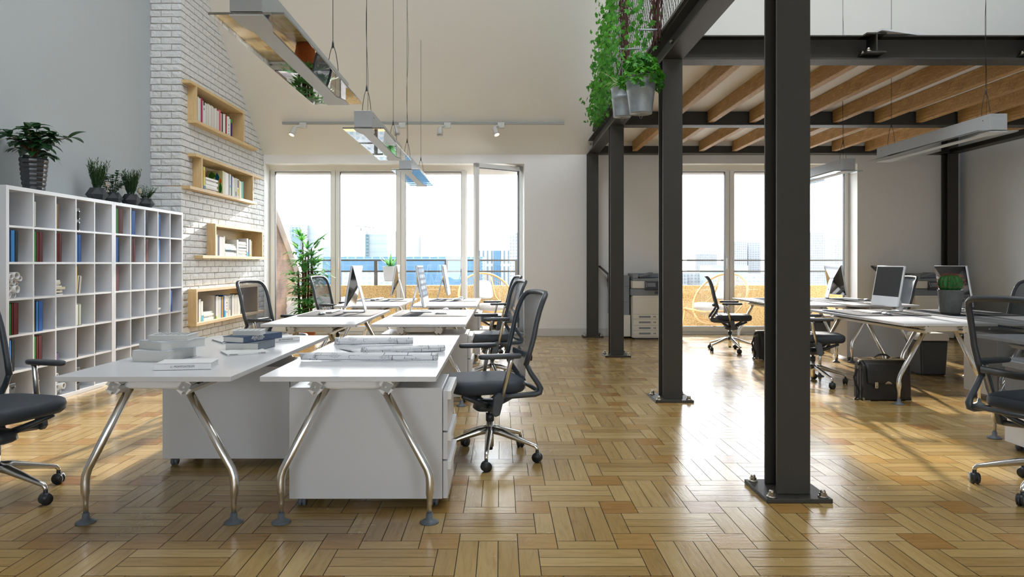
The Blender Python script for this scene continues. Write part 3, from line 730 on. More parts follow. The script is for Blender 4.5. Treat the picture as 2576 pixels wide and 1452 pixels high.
def make_mon(label,smat):   # faces +X; origin under the screen on the desk
    t=thing('desktop_computer',label,'computer',(0,0,0),0,'all-in-one desktop computers')
    W,H,z0,tl=.52,.435,.062,.075
    T=Matrix.Translation((0,0,z0))@Matrix.Rotation(-math.atan2(tl,H),4,'Y')
    b=MB(); b.T=T; b.ext([(-W/2,0),(W/2,0),(W/2,H),(-W/2,H)],'x',-.022,0); b.build('housing',m_alu,t,bevel=.006)
    b=MB(); b.T=T; b.box(.0005,.002,-W/2+.016,W/2-.016,.105,H-.016); b.build('screen',smat,t)
    b=MB(); b.T=T
    o=[(-.022,-W/2+.004,.006),(-.022,W/2-.004,.006),(-.022,W/2-.004,H-.004),(-.022,-W/2+.004,H-.004)]; i=[(-.062,-.05,H*.44),(-.062,.05,H*.44),(-.062,.05,H*.56),(-.062,-.05,H*.56)]
    b.add(o+i,[(4,7,6,5),(0,4,5,1),(1,5,6,2),(2,6,7,3),(3,7,4,0)]); b.build('back_shell',m_monback,t,bevel=.02,seg=4,fix=True)
    b=MB(); sec=[(-5.2,.45),(5.2,.45),(5.2,-.45),(-5.2,-.45)]
    b.tube([(-.098,0,.285),(-.112,0,.262),(-.172,0,.03),(-.172,0,.014),(-.160,0,.006),(-.14,0,.005),(.05,0,.005)],.0105,4,sec=sec,up=(1,0,0),sm=False); st=b.build('stand',m_alu,t)
    b=MB(); b.T=Matrix.Translation((-.140,0,.14))@Matrix.Rotation(R(-14.5),4,'Y'); b.lathe([(.017,-.0)]*1+[(.017,.001)],18); b.T=None
    c=MB(); c.cyl((-.1490,0,.140),(-.1375,0,.137),.017,n=20); c.build('cable_hole',m_dark,st)
    return t
mn=make_mon('silver computer with a black glossy back, on the second desk of the left row',m_screen); mn.location=(-1.60,7.35,DZ+.0055); mn.rotation_euler=(0,0,PI)
ml=make_mon('silver computer with its lit blueprint-like screen showing, second aisle desk',m_lit); ml.location=(-.775,7.35,DZ+.0055)
dup(mn,(-1.56,9.98,DZ+.0055),PI+R(4),'silver computer seen from behind, on the window desk in front of the pale balcony planter')
dup(mn,(-.735,10.0,DZ+.0055),0,'thin silver computer in side view, on the window desk of the aisle row')
dup(mn,(4.075,7.43,DZ+.0055),PI,'white computer with a switched-off black screen facing the aisle, under the mezzanine')
dup(mn,(4.87,7.43,DZ+.0055),0,'computer with a black glossy back behind the cactus')
dup(mn,(4.90,10.12,DZ+.0055),0,'far computer with a black glossy back in front of the second window')
def make_kb(label):
    t=thing('keyboard',label,'keyboard',(0,0,0),0,'white slim keyboards')
    b=MB(); b.ext([(-.06,.004),(-.06,.014),(.06,.007),(.06,.001)],'y',-.215,.215); b.build('base',m_alu,t,bevel=.002)
    b=MB()
    for i in range(5):
        for j in range(14):
            x=-.050+i*.0205; y=-.205+j*.0295; z=.0146-(x+.05)*.058+.0; b.box(x,x+.0175,y,y+.0262,z-.002,z+.002)
    b.build('keys',m_paper,t); return t
kb=make_kb('white keyboard in front of the lit screen'); kb.location=(-.605,7.29,DZ+.0048)
for x,y,a,l in ((-1.80,7.40,PI,'white keyboard beneath the black-backed computer of the second left desk'),(-.60,9.92,0,'white keyboard on the window desk of the aisle row'),(-1.77,10.0,PI,'white keyboard on the window desk of the left row'),
   (3.86,7.36,PI,'white keyboard before the switched-off computer under the mezzanine'),(5.05,7.30,0,'white keyboard on the cactus desk'),(5.06,9.98,0,'white keyboard beside the far computer under the mezzanine')):
    dup(kb,(x,y,DZ+.0048),a,l)
def make_mouse(label):
    b=MB(); b.slab(0,0,.033,.056,[(0,.006),(.006,.001),(.013,.001),(.020,.006),(.025,.014),(.027,.024)],2.6,28); return tag(b.build('computer_mouse',m_alu),label,'mouse','white computer mice')
ms=make_mouse('white mouse beyond the keyboard of the lit computer'); ms.location=(-.60,7.60-.0,DZ+.0048)
for x,y,l in ((-1.80,7.02,'white mouse at the near end of the second left desk pad'),(-.585,10.2,'white mouse on the window desk of the aisle row'),(-1.77,9.66,'white mouse on the window desk of the left row'),(3.87,7.0,'white mouse before the switched-off computer'),(5.05,7.62,'white mouse behind the cactus'),(5.06,9.64,'white mouse beside the far computer')):
    o=ms.copy(); COL.objects.link(o); o.location=(x,y,DZ+.0048); o['label']=l
# ---- cactus
t=thing('potted_cactus','round ribbed cactus with red-brown spines in a grey concrete pot','plant',(4.575,7.10,DZ+.0048))
b=MB(); b.lathe([(.0,0),(.085,0),(.092,.02),(.115,.235),(.118,.245),(.108,.245),(.104,.215),(0,.212)],36,caps=False); b.build('pot',m_concrete,t)
b=MB(); b.lathe([(.0,.225),(.104,.225)],20,caps=False); b.build('soil',m_soil,t)
b=MB(); n=72
prof=[(.03,.225),(.075,.235),(.098,.27),(.104,.31),(.098,.35),(.078,.38),(.045,.393),(.0,.388)]
vs=[]; 
for r,z in prof:
    for i in range(n):
        a=2*PI*i/n; k=1+.09*math.cos(14*a); vs.append((r*k*math.cos(a),r*k*math.sin(a),z))
b.add(vs,[(k*n+i,k*n+(i+1)%n,(k+1)*n+(i+1)%n,(k+1)*n+i) for k in range(len(prof)-1) for i in range(n)],0,True)
m_cact=leafmat('cactus_green',srgb(28,92,38),srgb(54,128,58),.5); body=b.build('cactus_body',m_cact,t)
b=MB(); rnd=random.Random(2)
for i in range(14):
    a=2*PI*i/14
    for r,z in ((.112,.27),(.117,.31),(.111,.345),(.092,.377),(.06,.395),(.03,.398)):
        p=Vector((r*math.cos(a),r*math.sin(a),z))
        for k in range(5):
            d=Vector((math.cos(a)+rnd.gauss(0,.5),math.sin(a)+rnd.gauss(0,.5),rnd.gauss(.5,.6))).normalized(); b.tube([p,p+d*rnd.uniform(.018,.034)],[.0012,.0004],3,caps=False)
b.build('spines',M('spine_brown',srgb(150,84,52),.6),body)

# ================================================================ pendant lamps
def make_lamp(label):
    t=thing('pendant_lamp',label,'lamp',(0,0,0),0,'long glass-winged pendant lamps')   # origin: underside centre of the near end
    L=1.82
    b=MB(); b.box(-.075,.075,0,L,.014,.155); b.build('housing',m_lampbody,t,bevel=.002)
    b=MB(); b.box(-.175,.175,.004,L-.004,0,.012); b.build('glass_shade',m_lampglass,t,bevel=.001)
    hw=[(0,.078),(.12,.078),(.2,.062),(.24,.045),(L-.24,.045),(L-.2,.062),(L-.12,.078),(L,.078)]
    b=MB(); b.ext([(w,y) for y,w in hw]+[(-w,y) for y,w in hw[::-1]],'z',-.004,0); b.build('diffuser',m_lampdiff,t)
    b=MB()
    for y in (.09,L-.09):
        for sx in (-1,1): b.cyl((sx*.0745,y,.11),(sx*.0765,y,.11),.005,n=10)
    b.build('end_screw',m_black,t)
    return t
def hang(t,x,y,z,L=1.82):
    for yy in (.16,L-.16):
        b=MB()
        for sx in (-1,1): b.tube([(sx*.040,yy,.155),(sx*.034,yy,.235),(sx*.022,yy,.315),(sx*.008,yy,.365),(0,yy,.385)],.0026,5)
        b.lathe([(.003,.355),(.008,.375),(.007,.39),(.002,.42)],8,(0,yy,0)); b.build('hanger_fork',m_wire,t)
        b=MB(); b.cyl((0,yy,.40),(0,yy,roofz(y+yy)-z+.01),.0024,n=5); b.build('suspension_wire',m_wire,t)
    b=MB(); yy=.16; pts=[(0,yy,.155)]; H=roofz(y+yy)-z
    k=0; zz=.2
    while zz<H: pts.append((.006+.012*math.sin(zz*5.0)*math.sin(zz*1.3),yy+.004,zz)); zz+=.12
    b.tube(pts,.0018,4); b.build('power_cord',m_wire,t)
for x,y,l in ((-1.17,3.2,'nearest pendant lamp, over the desks with books and blueprints'),(-1.17,5.92,'middle pendant lamp of the left row, in front of the track light'),(-1.17,8.54,'farthest pendant lamp of the left row, in front of the window'),
   (4.31,6.04,'pendant lamp below the mezzanine edge with its box end towards the camera'),(4.31,8.63,'pendant lamp under the mezzanine in front of the second window')):
    z=2.392
    t=make_lamp(l) if 'lamp0' not in globals() else dup(lamp0,(0,0,0),0,l)
    if 'lamp0' not in globals(): lamp0=t; later=(x,y,z)
    t.location=(x,y,z)
    if t is not lamp0: hang(t,x,y,z)
hang(lamp0,*later)
# ================================================================ track lights on the sloping ceiling
TY=11.40
t=thing('light_track','grey ceiling track carrying four spotlights above the window','track light',(0,TY,roofz(TY)-.012))
b=MB(); b.box(PX(712,TY),PX(1419,TY),-.06,-.025,-.022,.004); b.box(PX(713,TY),PX(1419,TY),-.065,-.03,-.045,-.024); b.build('track',M('track_grey',srgb(150,150,146),.45),t,bevel=.003)
m_lamplit=emit('lit_lamp_lens',(1,.93,.76,1),.8); m_spot=M('spot_white',srgb(190,190,184),.45)
def spot(label,px,lit,dx):
    t=thing('spotlight',label,'spotlight',(PX(px,TY),TY-.07,roofz(TY)-.045),0,'white track spotlights')
    b=MB(); b.box(.00,.11,-.03,.03,-.075,.012); b.build('adapter',m_spot,t,bevel=.006)
    b=MB(); b.tube([(.02,-.01,-.05),(-.03,-.03,-.05),(-.06,-.04,-.075)],.022,10); b.build('arm',m_spot,t)
    p=Vector((-.06,-.045,-.065)); d=Vector((dx,-.35,-.85)).normalized()
    b=MB(); b.tube([p,p+d*.02,p+d*.10,p+d*.155],[.025,.042,.048,.05],20); h=b.build('head',m_spot,t)
    b=MB(); b.tube([p+d*.154,p+d*.157],.043,20); b.build('lens',m_lamplit if lit else M('unlit_lens',srgb(150,150,146),.3),h)
for px,lit,dx,l in ((757,1,-.25,'lit track spotlight nearest the brick wall'),(1005,0,.3,'track spotlight half hidden behind the middle pendant lamp'),(1118,0,.0,'unlit track spotlight between the lit one and the pendant lamp'),(1252,1,.3,'lit track spotlight nearest the steel frame')): spot(l,px,lit,dx)
# ================================================================ cube bookcases along the west wall
BX0,BX1=XL+.012,-4.04; CP=.3035; BZ=.038; ROWZ=[BZ+CP*i for i in range(7)]
def bookcase(label,y0,y1):
    t=thing('bookcase',label,'bookcase',((BX0+BX1)/2,(y0+y1)/2,0)); cx,cy=(BX0+BX1)/2,(y0+y1)/2; o=.036
    b=MB()
    def bx(a,c,d,e,f,g): b.box(a-cx,c-cx,d-cy,e-cy,f,g)
    bx(BX0,BX1,y0,y0+o,0,1.892); bx(BX0,BX1,y1-o,y1,0,1.892); bx(BX0,BX1,y0+o,y1-o,1.858,1.892); bx(BX0,BX1,y0+o,y1-o,0,.036)
    b.build('carcass',m_white,t,bevel=.0015)
    b=MB(); bx(BX0,BX0+.006,y0+o,y1-o,.036,1.858); b.build('back_panel',m_white,t)
    n=5; p=(y1-y0-2*o)/n
    for i in range(1,n): b=MB(); bx(BX0+.006,BX1-.003,y0+o+p*i-.008,y0+o+p*i+.008,.036,1.858); b.build('divider',m_white,t)
    for i in range(1,6): b=MB(); bx(BX0+.006,BX1-.002,y0+o,y1-o,ROWZ[i]-.009,ROWZ[i]+.009); b.build('shelf',m_white,t)
    return y0+o,p
U=[bookcase('white cube bookcase nearer the camera, holding coloured binders and paper rolls',5.697,7.283),bookcase('white cube bookcase next to the brick chimney',7.285,8.868)]
ORD=['first','second','third','fourth','fifth']; ROWN=['top','second','third','fourth','fifth','bottom']; UN=['near bookcase','far bookcase']
def cell(u,c,r): return U[u][0]+U[u][1]*c+.008, ROWZ[5-r]+(.009 if r<5 else 0)
def wshort(u,c,r): return '%s row, %s'%(ROWN[r],UN[u])
def where(u,c,r): return '%s cell of the %s row, %s'%(ORD[c],ROWN[r],UN[u])
COLS={'blue':(22,84,158),'light blue':(48,120,184),'green':(22,112,28),'dark red':(84,8,12),'red-brown':(108,28,24),'black':(14,17,22),'yellow':(224,184,52),'brown':(132,98,66)}
def binder(y,z,th,h,dep,col,label,name='binder',group='ring binders in the cube bookcases'):
    t=thing(name,label,'binder' if name=='binder' else 'book',(BX1-.006,y,z),0,group)
    m=colm(*COLS[col]) if isinstance(col,str) else colm(*col)
    if name=='binder':
        b=MB(); b.box(-dep,0,0,.003,0,h); b.box(-dep,0,th-.003,th,0,h); b.box(-.003,0,0,th,0,h); b.build('cover',m,t)
        b=MB(); b.box(-dep+.01,-.01,.004,th-.004,.004,h-.012); b.build('pages',m_pages,t)
    else:
        b=MB(); b.box(-dep,0,0,th,0,h); b.build('cover',m,t,bevel=.001)
    return t
# (unit, cell, row, [(colour, thickness)...])
BND=[(1,0,0,[('green',.050),('red-brown',.022),('dark red',.060)]),(1,1,0,[('black',.012),('blue',.075)]),(1,2,0,[('blue',.018),('black',.045)]),(1,3,0,[('blue',.055)]),(1,4,0,[('black',.016)]),
 (0,0,1,[('blue',.014),('light blue',.050),('black',.032)]),(0,1,1,[('green',.036),('red-brown',.026),('dark red',.050)]),(0,2,1,[('green',.010),('red-brown',.024),('dark red',.040)]),(0,3,1,[('light blue',.026),('blue',.044)]),(0,4,1,[('brown',.012)]),
 (1,0,1,[('blue',.048),('black',.024)]),(1,1,1,[('green',.014),('red-brown',.028),('dark red',.042)]),(1,2,1,[('black',.010),('dark red',.062)]),(1,3,1,[('light blue',.042)]),(1,4,1,[('dark red',.02)]),
 (1,0,2,[('dark red',.060)]),(0,3,2,[('yellow',.016)]),
 (0,0,3,[('green',.024),('red-brown',.018),('dark red',.062)]),(0,1,3,[('black',.024),('light blue',.032),('blue',.056)]),(0,4,3,[('red-brown',.016)]),(1,4,3,[('blue',.048)]),
 (0,0,4,[('light blue',.024),('black',.034)]),(0,1,4,[('green',.030),('red-brown',.024),('dark red',.050)]),(0,3,4,[('black',.012),('brown',.012)]),(0,4,4,[('black',.016)]),(1,0,4,[('black',.014)]),(1,1,4,[('black',.010)])]
for u,c,r,items in BND:
    y,z=cell(u,c,r)
    for col,th in items:
        binder(y+.001,z+.0005,th,.262,.25,col,'%s binder in the %s'%(col,where(u,c,r))); y+=th+.002
for u,c,r,items in ((0,1,0,[((196,200,192),.03)]),(0,2,0,[((150,128,104),.022),((112,84,58),.014)]),(0,3,3,[((200,206,190),.038),((196,204,186),.038)])):
    y,z=cell(u,c,r)
    for k,(col,th) in enumerate(items):
        t=binder(y+.001,z+.0005,th,.205 if r==3 else .225,.20,col,'%s hardback with dark edges in the %s'%(['pale','second pale'][k] if col[0]>180 else ['tan','brown'][k],where(u,c,r)),'book','hardback books in the cube bookcases')
        if col[0]>180:
            b=MB(); h=.205 if r==3 else .225
            for a in ((0,.003,0,h),(th-.003,th,0,h),(0,th,0,.004),(0,th,h-.004,h)): b.box(0,.0012,a[0],a[1],a[2],a[3])
            b.build('border',m_black,t)
        y+=th+.002
# leaning books beside the yellow binder
y,z=cell(0,3,2); y+=.03
for k,(col,lab) in enumerate((((232,232,228),'white'),((30,30,32),'black'),((226,226,222),'second white'),((206,198,180),'cream'))):
    t=thing('book','%s book leaning in the fourth cell of the third row, near bookcase'%lab,'book',(BX1-.03,y+.016+k*.015,z+.001),0,'leaning books beside the yellow binder'); t.rotation_euler=(R(-8),0,0)
    b=MB(); b.box(-.17,0,0,.012,0,.175-.008*(k%2)); b.build('cover',colm(*col),t)
# black storage boxes with metal corners
def sbox(label,x,y,z,w=.2,d=.24,h=.12):
    t=thing('storage_box',label,'box',(x,y,z),0,'black lidded storage boxes in the cube bookcases')
    b=MB(); b.box(-d,0,0,w,0,h*.70); b.build('base',M('box_felt',srgb(40,42,42),.9,bs=.5,bscale=200),t,bevel=.002)
    b=MB(); b.box(-d-.002,.002,-.002,w+.002,h*.71,h-.001); b.build('lid',m_dark,t,bevel=.002)
    b=MB()
    for yy in (0,w):
        b.box(-.02,.004,yy-.010 if yy else -.004,yy+.002 if yy else .006,h*.66,h*.76)
        b.box(-.012,.004,yy-.008 if yy else -.004,yy+.002 if yy else .006,0,.008)
    b.build('metal_corner',m_bolt,t)
for u,c,r,w in ((0,0,5,.075),(0,1,5,.07),(0,3,5,.06),(0,3,0,.052)):
    y,z=cell(u,c,r)
    for k,nm in enumerate(('lower','upper')): sbox('%s black storage box in the %s'%(nm,where(u,c,r)),BX1-.012,y+.004,z+.0005+k*.108,w,.24,.106)
# stacks of papers and magazines lying flat
def flatstack(u,c,r,items,grp,px=.0):
    y,z=cell(u,c,r); z+=.0005; rnd=random.Random(u*9+c*3+r)
    for k,(w,h,col) in enumerate(items):
        t=thing('magazine','%s magazine at the %s, %s'%('cream' if col[2]<205 else 'white' if col[0]>200 else 'dark',['bottom of the stack','lower part of the stack','middle of the stack','upper part of the stack','top of the stack'][min(4,int(5*k/len(items)))],'%s cell, %s row, %s'%(ORD[c],ROWN[r],UN[u])),'magazine',(BX1-.02-rnd.random()*.02,y+.002,z),0,grp)
        b=MB(); b.box(-.2,0,0,w,0,h-.0006); b.build('cover',colm(*col),t); z+=h
wh=(226,226,220); cr=(214,206,184); dk=(50,54,58)
flatstack(0,2,2,[(.125,.012,wh),(.095,.010,dk),(.115,.020,cr),(.10,.008,dk),(.155,.024,cr),(.11,.012,wh),(.095,.010,wh),(.09,.014,cr),(.105,.012,wh),(.09,.016,wh)],'magazines stacked in the near bookcase')
flatstack(0,1,2,[(.028,.014,wh),(.02,.012,wh),(.03,.02,wh),(.026,.014,wh),(.05,.006,wh)],'papers at the side of a cell of the near bookcase')
flatstack(1,3,3,[(.04,.012,wh),(.05,.014,wh),(.03,.012,wh),(.09,.012,wh),(.10,.016,wh),(.04,.012,wh),(.045,.014,wh)],'papers stacked in the far bookcase')
flatstack(1,1,5,[(.12,.02,cr),(.09,.02,wh),(.13,.02,cr),(.07,.02,wh)],'papers low in the far bookcase')
flatstack(1,3,4,[(.03,.10,wh),(.06,.012,dk),(.03,.02,wh)],'papers in the fifth row of the far bookcase')
y,z=cell(1,0,3); b=MB(); b.box(-.12,0,0,.04,0,.07); o=tag(b.build('carton',m_paper,bevel=.002),'small white carton in the first cell of the fourth row, far bookcase','box'); o.location=(BX1-.04,y+.002,z+.001)
# paper rolls
def rolls(u,c,r,spots,grp):
    y,z=cell(u,c,r)
    for k,(dy,dz,rad,dx) in enumerate(spots):
        t=thing('paper_roll','rolled white drawing paper in the %s'%wshort(u,c,r),'paper roll',(BX1-.03+dx,y+dy,z+dz+rad+.001),0,grp)
        t.rotation_euler=(0,0,R(random.uniform(-7,7)))
        b=MB(); n=20; vs=[]
        for x,rr in ((-.26,rad),(0,rad),(0,rad-.003),(-.26,rad-.003)):
            for i in range(n): a=2*PI*i/n; vs.append((x,rr*math.cos(a),rr*math.sin(a)))
        b.add(vs,[(q*n+i,q*n+(i+1)%n,((q+1)%4)*n+(i+1)%n,((q+1)%4)*n+i) for q in range(4) for i in range(n)],0,True)
        b.tube([(-.25,0,0),(-.004,0,0)],rad*.55,10,caps=False); b.build('sheet',m_paper,t)
rolls(0,0,2,[(.035,0,.026,0),(.09,0,.022,-.02),(.14,0,.020,-.03),(.04,.052,.027,.0),(.105,.045,.030,.02),(.165,.04,.024,-.02),(.045,.108,.022,-.01),(.095,.108,.024,0),(.150,.095,.020,-.02),(.035,.155,.024,.02),(.10,.158,.030,.02),(.155,.140,.022,.01),(.03,.215,.022,-.03)],'paper rolls in the near bookcase, third row')
rolls(0,2,5,[(.03,0,.024,.0),(.08,0,.022,-.03),(.04,.048,.026,.01),(.105,.05,.028,.03),(.16,.0,.020,-.04),(.035,.105,.022,0),(.085,.11,.020,-.02),(.04,.16,.022,.01)],'paper rolls in the near bookcase, bottom row')
# purple desk tidy
y,z=cell(0,2,4); t=thing('desk_tidy','purple desk tidy holding magenta rulers in the near bookcase','pen holder',(BX1-.05,y+.004,z+.001))
b=MB()
for a in ((0,.002,0,.105),(.052,.054,0,.105),(.103,.105,0,.105)): b.ext([(-.09,0),(0,0),(0,.07),(-.09,.11)],'y',a[0],a[1])
b.box(-.002,0,0,.105,0,.07); b.box(-.09,-.088,0,.105,0,.11); b.box(-.09,0,0,.105,0,.003); b.build('holder',colm(132,120,150),t)
for yy in (.02,.06): b=MB(); b.box(-.06,-.045,yy,yy+.010,.004,.19+yy); b.build('ruler',colm(140,28,72),t)

# ================================================================ oak box shelves on the brick chimney
NX0,NX1=-4.30,-3.954
def ny(px): return 3.954*F/(VX-px)
def niche(label,y0,y1,z0,z1,top,bot):
    t=thing('wall_shelf',label,'shelf',(NX1,(y0+y1)/2,z0),0,'pale wood box shelves on the brick chimney'); cy=(y0+y1)/2; k=.040
    for nm,(a,c,d,e) in (('top_board',(top[0],top[1],z1-k,z1)),('bottom_board',(bot[0],bot[1],z0,z0+k)),('side_board',(y0,y0+k,z0+k,z1-k)),('side_board',(y1-k,y1,z0+k,z1-k))):
        b=MB(); pass
        b.box(-4.272-NX1,0,a-cy,c-cy,d-z0,e-z0); b.build(nm,m_pineup if 'side' in nm else m_pine,t,bevel=.002)
    return z0+k
cutters=[]
NI=[('topmost oak box shelf on the brick chimney, with magenta and white book spines',ny(493.3),ny(615),3.075,3.59,(8.88,ny(615)),(ny(493.3),11.33)),
    ('second oak box shelf, holding the book with the green and blue cover',9.215,11.16,2.20,2.68,(9.05,11.58),(8.88,11.33)),
    ('third oak box shelf, holding stacks of white paperbacks',9.66,11.60,1.315,1.80,(9.66,11.66),(9.26,11.77)),
    ('lowest oak box shelf, behind the office chair',9.06,11.37,.43,.914,(9.06,11.37),(9.06,11.68))]
NZ=[niche(*n) for n in NI]
# the recess lining behind each box
for (l,y0,y1,z0,z1,_,_2),zb in zip(NI,NZ):
    cutters.append((y0+.04,y1-.04,zb,z1-.04))
ch=bpy.data.objects['wall_chimney']
# open the brickwork behind the boxes: drop bricks inside and rebuild the mortar core around the recesses
import bmesh
bm=bmesh.new(); bm.from_mesh(ch.data); dele=[]
for f in bm.faces:
    c=f.calc_center_median()
    if f.material_index==1: dele.append(f); continue
    if c.x<CXF-.05: continue
    for (a,b_,d,e) in cutters:
        if a-.034<c.y<b_+.034 and d-.034<c.z<e+.034: dele.append(f); break
bmesh.ops.delete(bm,geom=dele,context='FACES'); bm.to_mesh(ch.data); bm.free()
b=MB(); xs=CXF-.012
hol=[(a-.012,c_-0+.012,d-.012,e+.012) for a,c_,d,e in cutters]
ycuts=sorted({CYF+.012,WY}|{q for c in hol for q in (c[0],c[1])})
for ya,yb in zip(ycuts[:-1],ycuts[1:]):
    holes=sorted([(c[2],c[3]) for c in hol if c[0]<=ya+1e-6 and c[1]>=yb-1e-6]); z=-.01
    for h0,h1 in holes+[(None,None)]:
        if h0 is None: b.ext([(ya,z),(yb,z),(yb,roofz(yb)+.02),(ya,roofz(ya)+.02)],'x',XL-.02,xs)
        else: b.box(XL-.02,xs,ya,yb,z,h0); b.box(XL-.02,-4.283,ya,yb,h0,h1); z=h1
b.build('core',m_mortar,ch,fix=True)
b=MB()
for (y0,y1,z0,z1) in cutters: b.box(-4.281,-4.268,y0+.0005,y1-.0005,z0+.0005,z1-.0005)
b.build('recess_lining',m_pine,ch)

# books, spine towards the room
NAMES=['topmost wall shelf','second wall shelf','third wall shelf','lowest wall shelf']
def cname(c):
    r,g,b_=c
    if min(c)>215: return 'white'
    if min(c)>180: return 'cream'
    return None
def nbook(k,y,th,h,col,what=None,dep=.16,lean=0,extra=None,x=-4.0):
    cn=what or cname(col)
    if what: lab=('%s standing in the %s' if 'book' in what else '%s book standing in the %s')%(what,NAMES[k])
    else: lab='plain %s book standing in the %s'%(cn,NAMES[k])
    t=thing('book',lab,'book',(x,y,NZ[k]+.0012),0,'books in the '+NAMES[k])
    if lean: t.rotation_euler=(R(-lean),0,0)
    b=MB(); b.box(-dep,0,0,.0015,0,h); b.box(-dep,0,th-.0015,th,0,h); b.box(-.0015,0,0,th,0,h); b.build('cover',colm(*col),t)
    b=MB(); b.box(-dep+.003,-.002,.002,th-.002,.003,h-.005); b.build('pages',m_pages,t)
    for e in (extra or []):
        z0,z1,c2,m0,m1=e; b=MB(); b.box(0,.0008,th*m0,th*m1,h*z0,h*z1); b.build('spine_print',colm(*c2),t)
    return t
W_=(232,232,228); C_=(214,208,196)
def rowbooks(k,px0,px1,spec,dep=.16):
    ws=[s[0] for s in spec]; tot=sum(ws); a,c=ny(px0),ny(px1); 
    # widths are given in zoomed pixels; turn them into positions along the shelf
    cur=px0
    for s in spec:
        nx=cur+(px1-px0)*s[0]/tot; y0,y1=ny(cur)+.001,ny(nx)-.001; cur=nx
        sc=4.0/3.954
        y0*=sc*1.0; y1*=sc
        if s[1] is None: continue
        sp=s[5] if len(s)>5 else None; dd=.225 if sp else dep
        t=nbook(k,y0,y1-y0,s[2],s[1],s[3] if len(s)>3 else None,dd,0,s[4] if len(s)>4 else None)
        if sp=='leaf':
            b=MB(); b.box(-dd,0,-.0008,0,0,s[2]); b.build('front_cover',colm(184,178,130),t)
            b=MB(); n=28
            for cx,cz,rx,rz,q in ((.33,.27,.22,.055,0),(.66,.24,.13,.07,1),(.86,.19,.08,.05,2),(.86,.09,.10,.085,3)):
                b.add([(-dd+dd*cx+dd*rx*math.cos(2*PI*i/n)*(1 if math.sin(2*PI*i/n)<.3 else .8),-.001-q*.0002,cz+rz*math.sin(2*PI*i/n)*(1 if math.cos(2*PI*i/n)<.2 else .75)) for i in range(n)],[tuple(range(n))],q)
            b.build('cover_print',[colm(66,118,44),colm(10,88,104),colm(190,98,30),colm(36,92,30)],t)
        if sp=='circle':
            b=MB(); b.box(-dd,0,-.0008,0,0,s[2]); b.build('front_cover',colm(206,200,192),t)
            b=MB()
            for i in range(48): q=2*PI*i/48; b.box(-dd*.52+dd*.36*math.cos(q)-.002,-dd*.52+dd*.36*math.cos(q)+.002,-.0016,-.0008,.235+.078*math.sin(q)-.0015,.235+.078*math.sin(q)+.0015)
            b.build('cover_print',m_greyink,t)
rowbooks(0,497.5,584,[(10,W_,.335),(8,W_,.325),(7,C_,.33),(13,(176,30,96),.34,'magenta'),(8,C_,.315),(10,W_,.32,'white book with a black top stripe',[(.82,1,(25,25,28),0,1),(.62,.7,(40,40,44),.3,.7)]),(9,W_,.305),(9,C_,.30),(8,W_,.30),(8,C_,.315),(9,W_,.31),(8,W_,.30),(11,C_,.315),(9,W_,.31),(8,C_,.29),(9,W_,.295),(9,W_,.31),(8,C_,.285),(10,W_,.29),(14,(214,104,122),.315,'pink'),(9,C_,.28),(9,(60,22,34),.30,'dark maroon'),(11,W_,.285),(9,W_,.295),(11,(164,26,44),.29,'crimson'),(10,W_,.28),(12,W_,.29,'white book with coloured dots on its spine',[(.55,.6,(30,60,110),.3,.8),(.36,.41,(40,140,180),.3,.7),(.24,.28,(200,40,90),.3,.7),(.1,.14,(60,60,60),.3,.7)]),(9,W_,.265),(13,(60,34,110),.27,'purple and green',[(.8,1,(40,150,60),0,1),(0,.06,(200,30,120),0,1)])])
rowbooks(1,511.5,516.5,[(10,(206,196,90),.31,'yellow and blue',[(.55,.85,(196,160,30),0,1),(0,.18,(70,110,150),0,1)])])
rowbooks(1,560,612.5,[(10,(206,214,160),.34,'pale green book with green and blue leaf shapes,',None,'leaf'),(14,C_,.335),(16,W_,.33),(14,W_,.325),(7,(30,30,34),.33,'thin black'),(11,W_,.325,'white book with a light blue mark',[(.4,.5,(120,190,220),.2,.8)]),(14,(24,52,120),.31,'blue and green',[(0,.45,(16,84,44),0,1)]),(10,W_,.30),(12,C_,.29),(22,(178,178,172),.295,'wide grey book with a black figure',[(.1,.3,(20,20,22),.3,.6)]),(12,W_,.29,'white book with a black and yellow spine',[(.55,.95,(30,30,32),.2,.9),(.12,.5,(200,180,90),.2,.9)]),(8,(206,160,60),.285,'ochre'),(13,W_,.27),(8,(176,200,110),.265,'light green'),(13,(28,160,170),.275,'turquoise')])
rowbooks(2,544,566,[(10,W_,.30),(13,(60,58,66),.285,'dark-topped grey'),(12,(222,208,216),.275,'pale pink'),(10,W_,.27),(10,C_,.27),(8,W_,.285)])
rowbooks(2,596,600,[(10,W_,.25)])
rowbooks(2,621,634,[(8,W_,.285,'white book with blue foot',[(0,.25,(60,170,210),0,1)]),(8,(36,40,46),.275,'dark grey'),(9,W_,.27,'white book with a green foot',[(0,.1,(160,200,40),0,1)]),(6,(196,176,130),.25,'thin tan')])
rowbooks(3,496.5,511,[(9,(70,76,84),.31,'speckled grey'),(16,W_,.30),(16,W_,.27,'white book with a blue foot and green edge',[(0,.3,(90,180,220),.2,1),(0,.2,(150,200,60),0,.2)])])
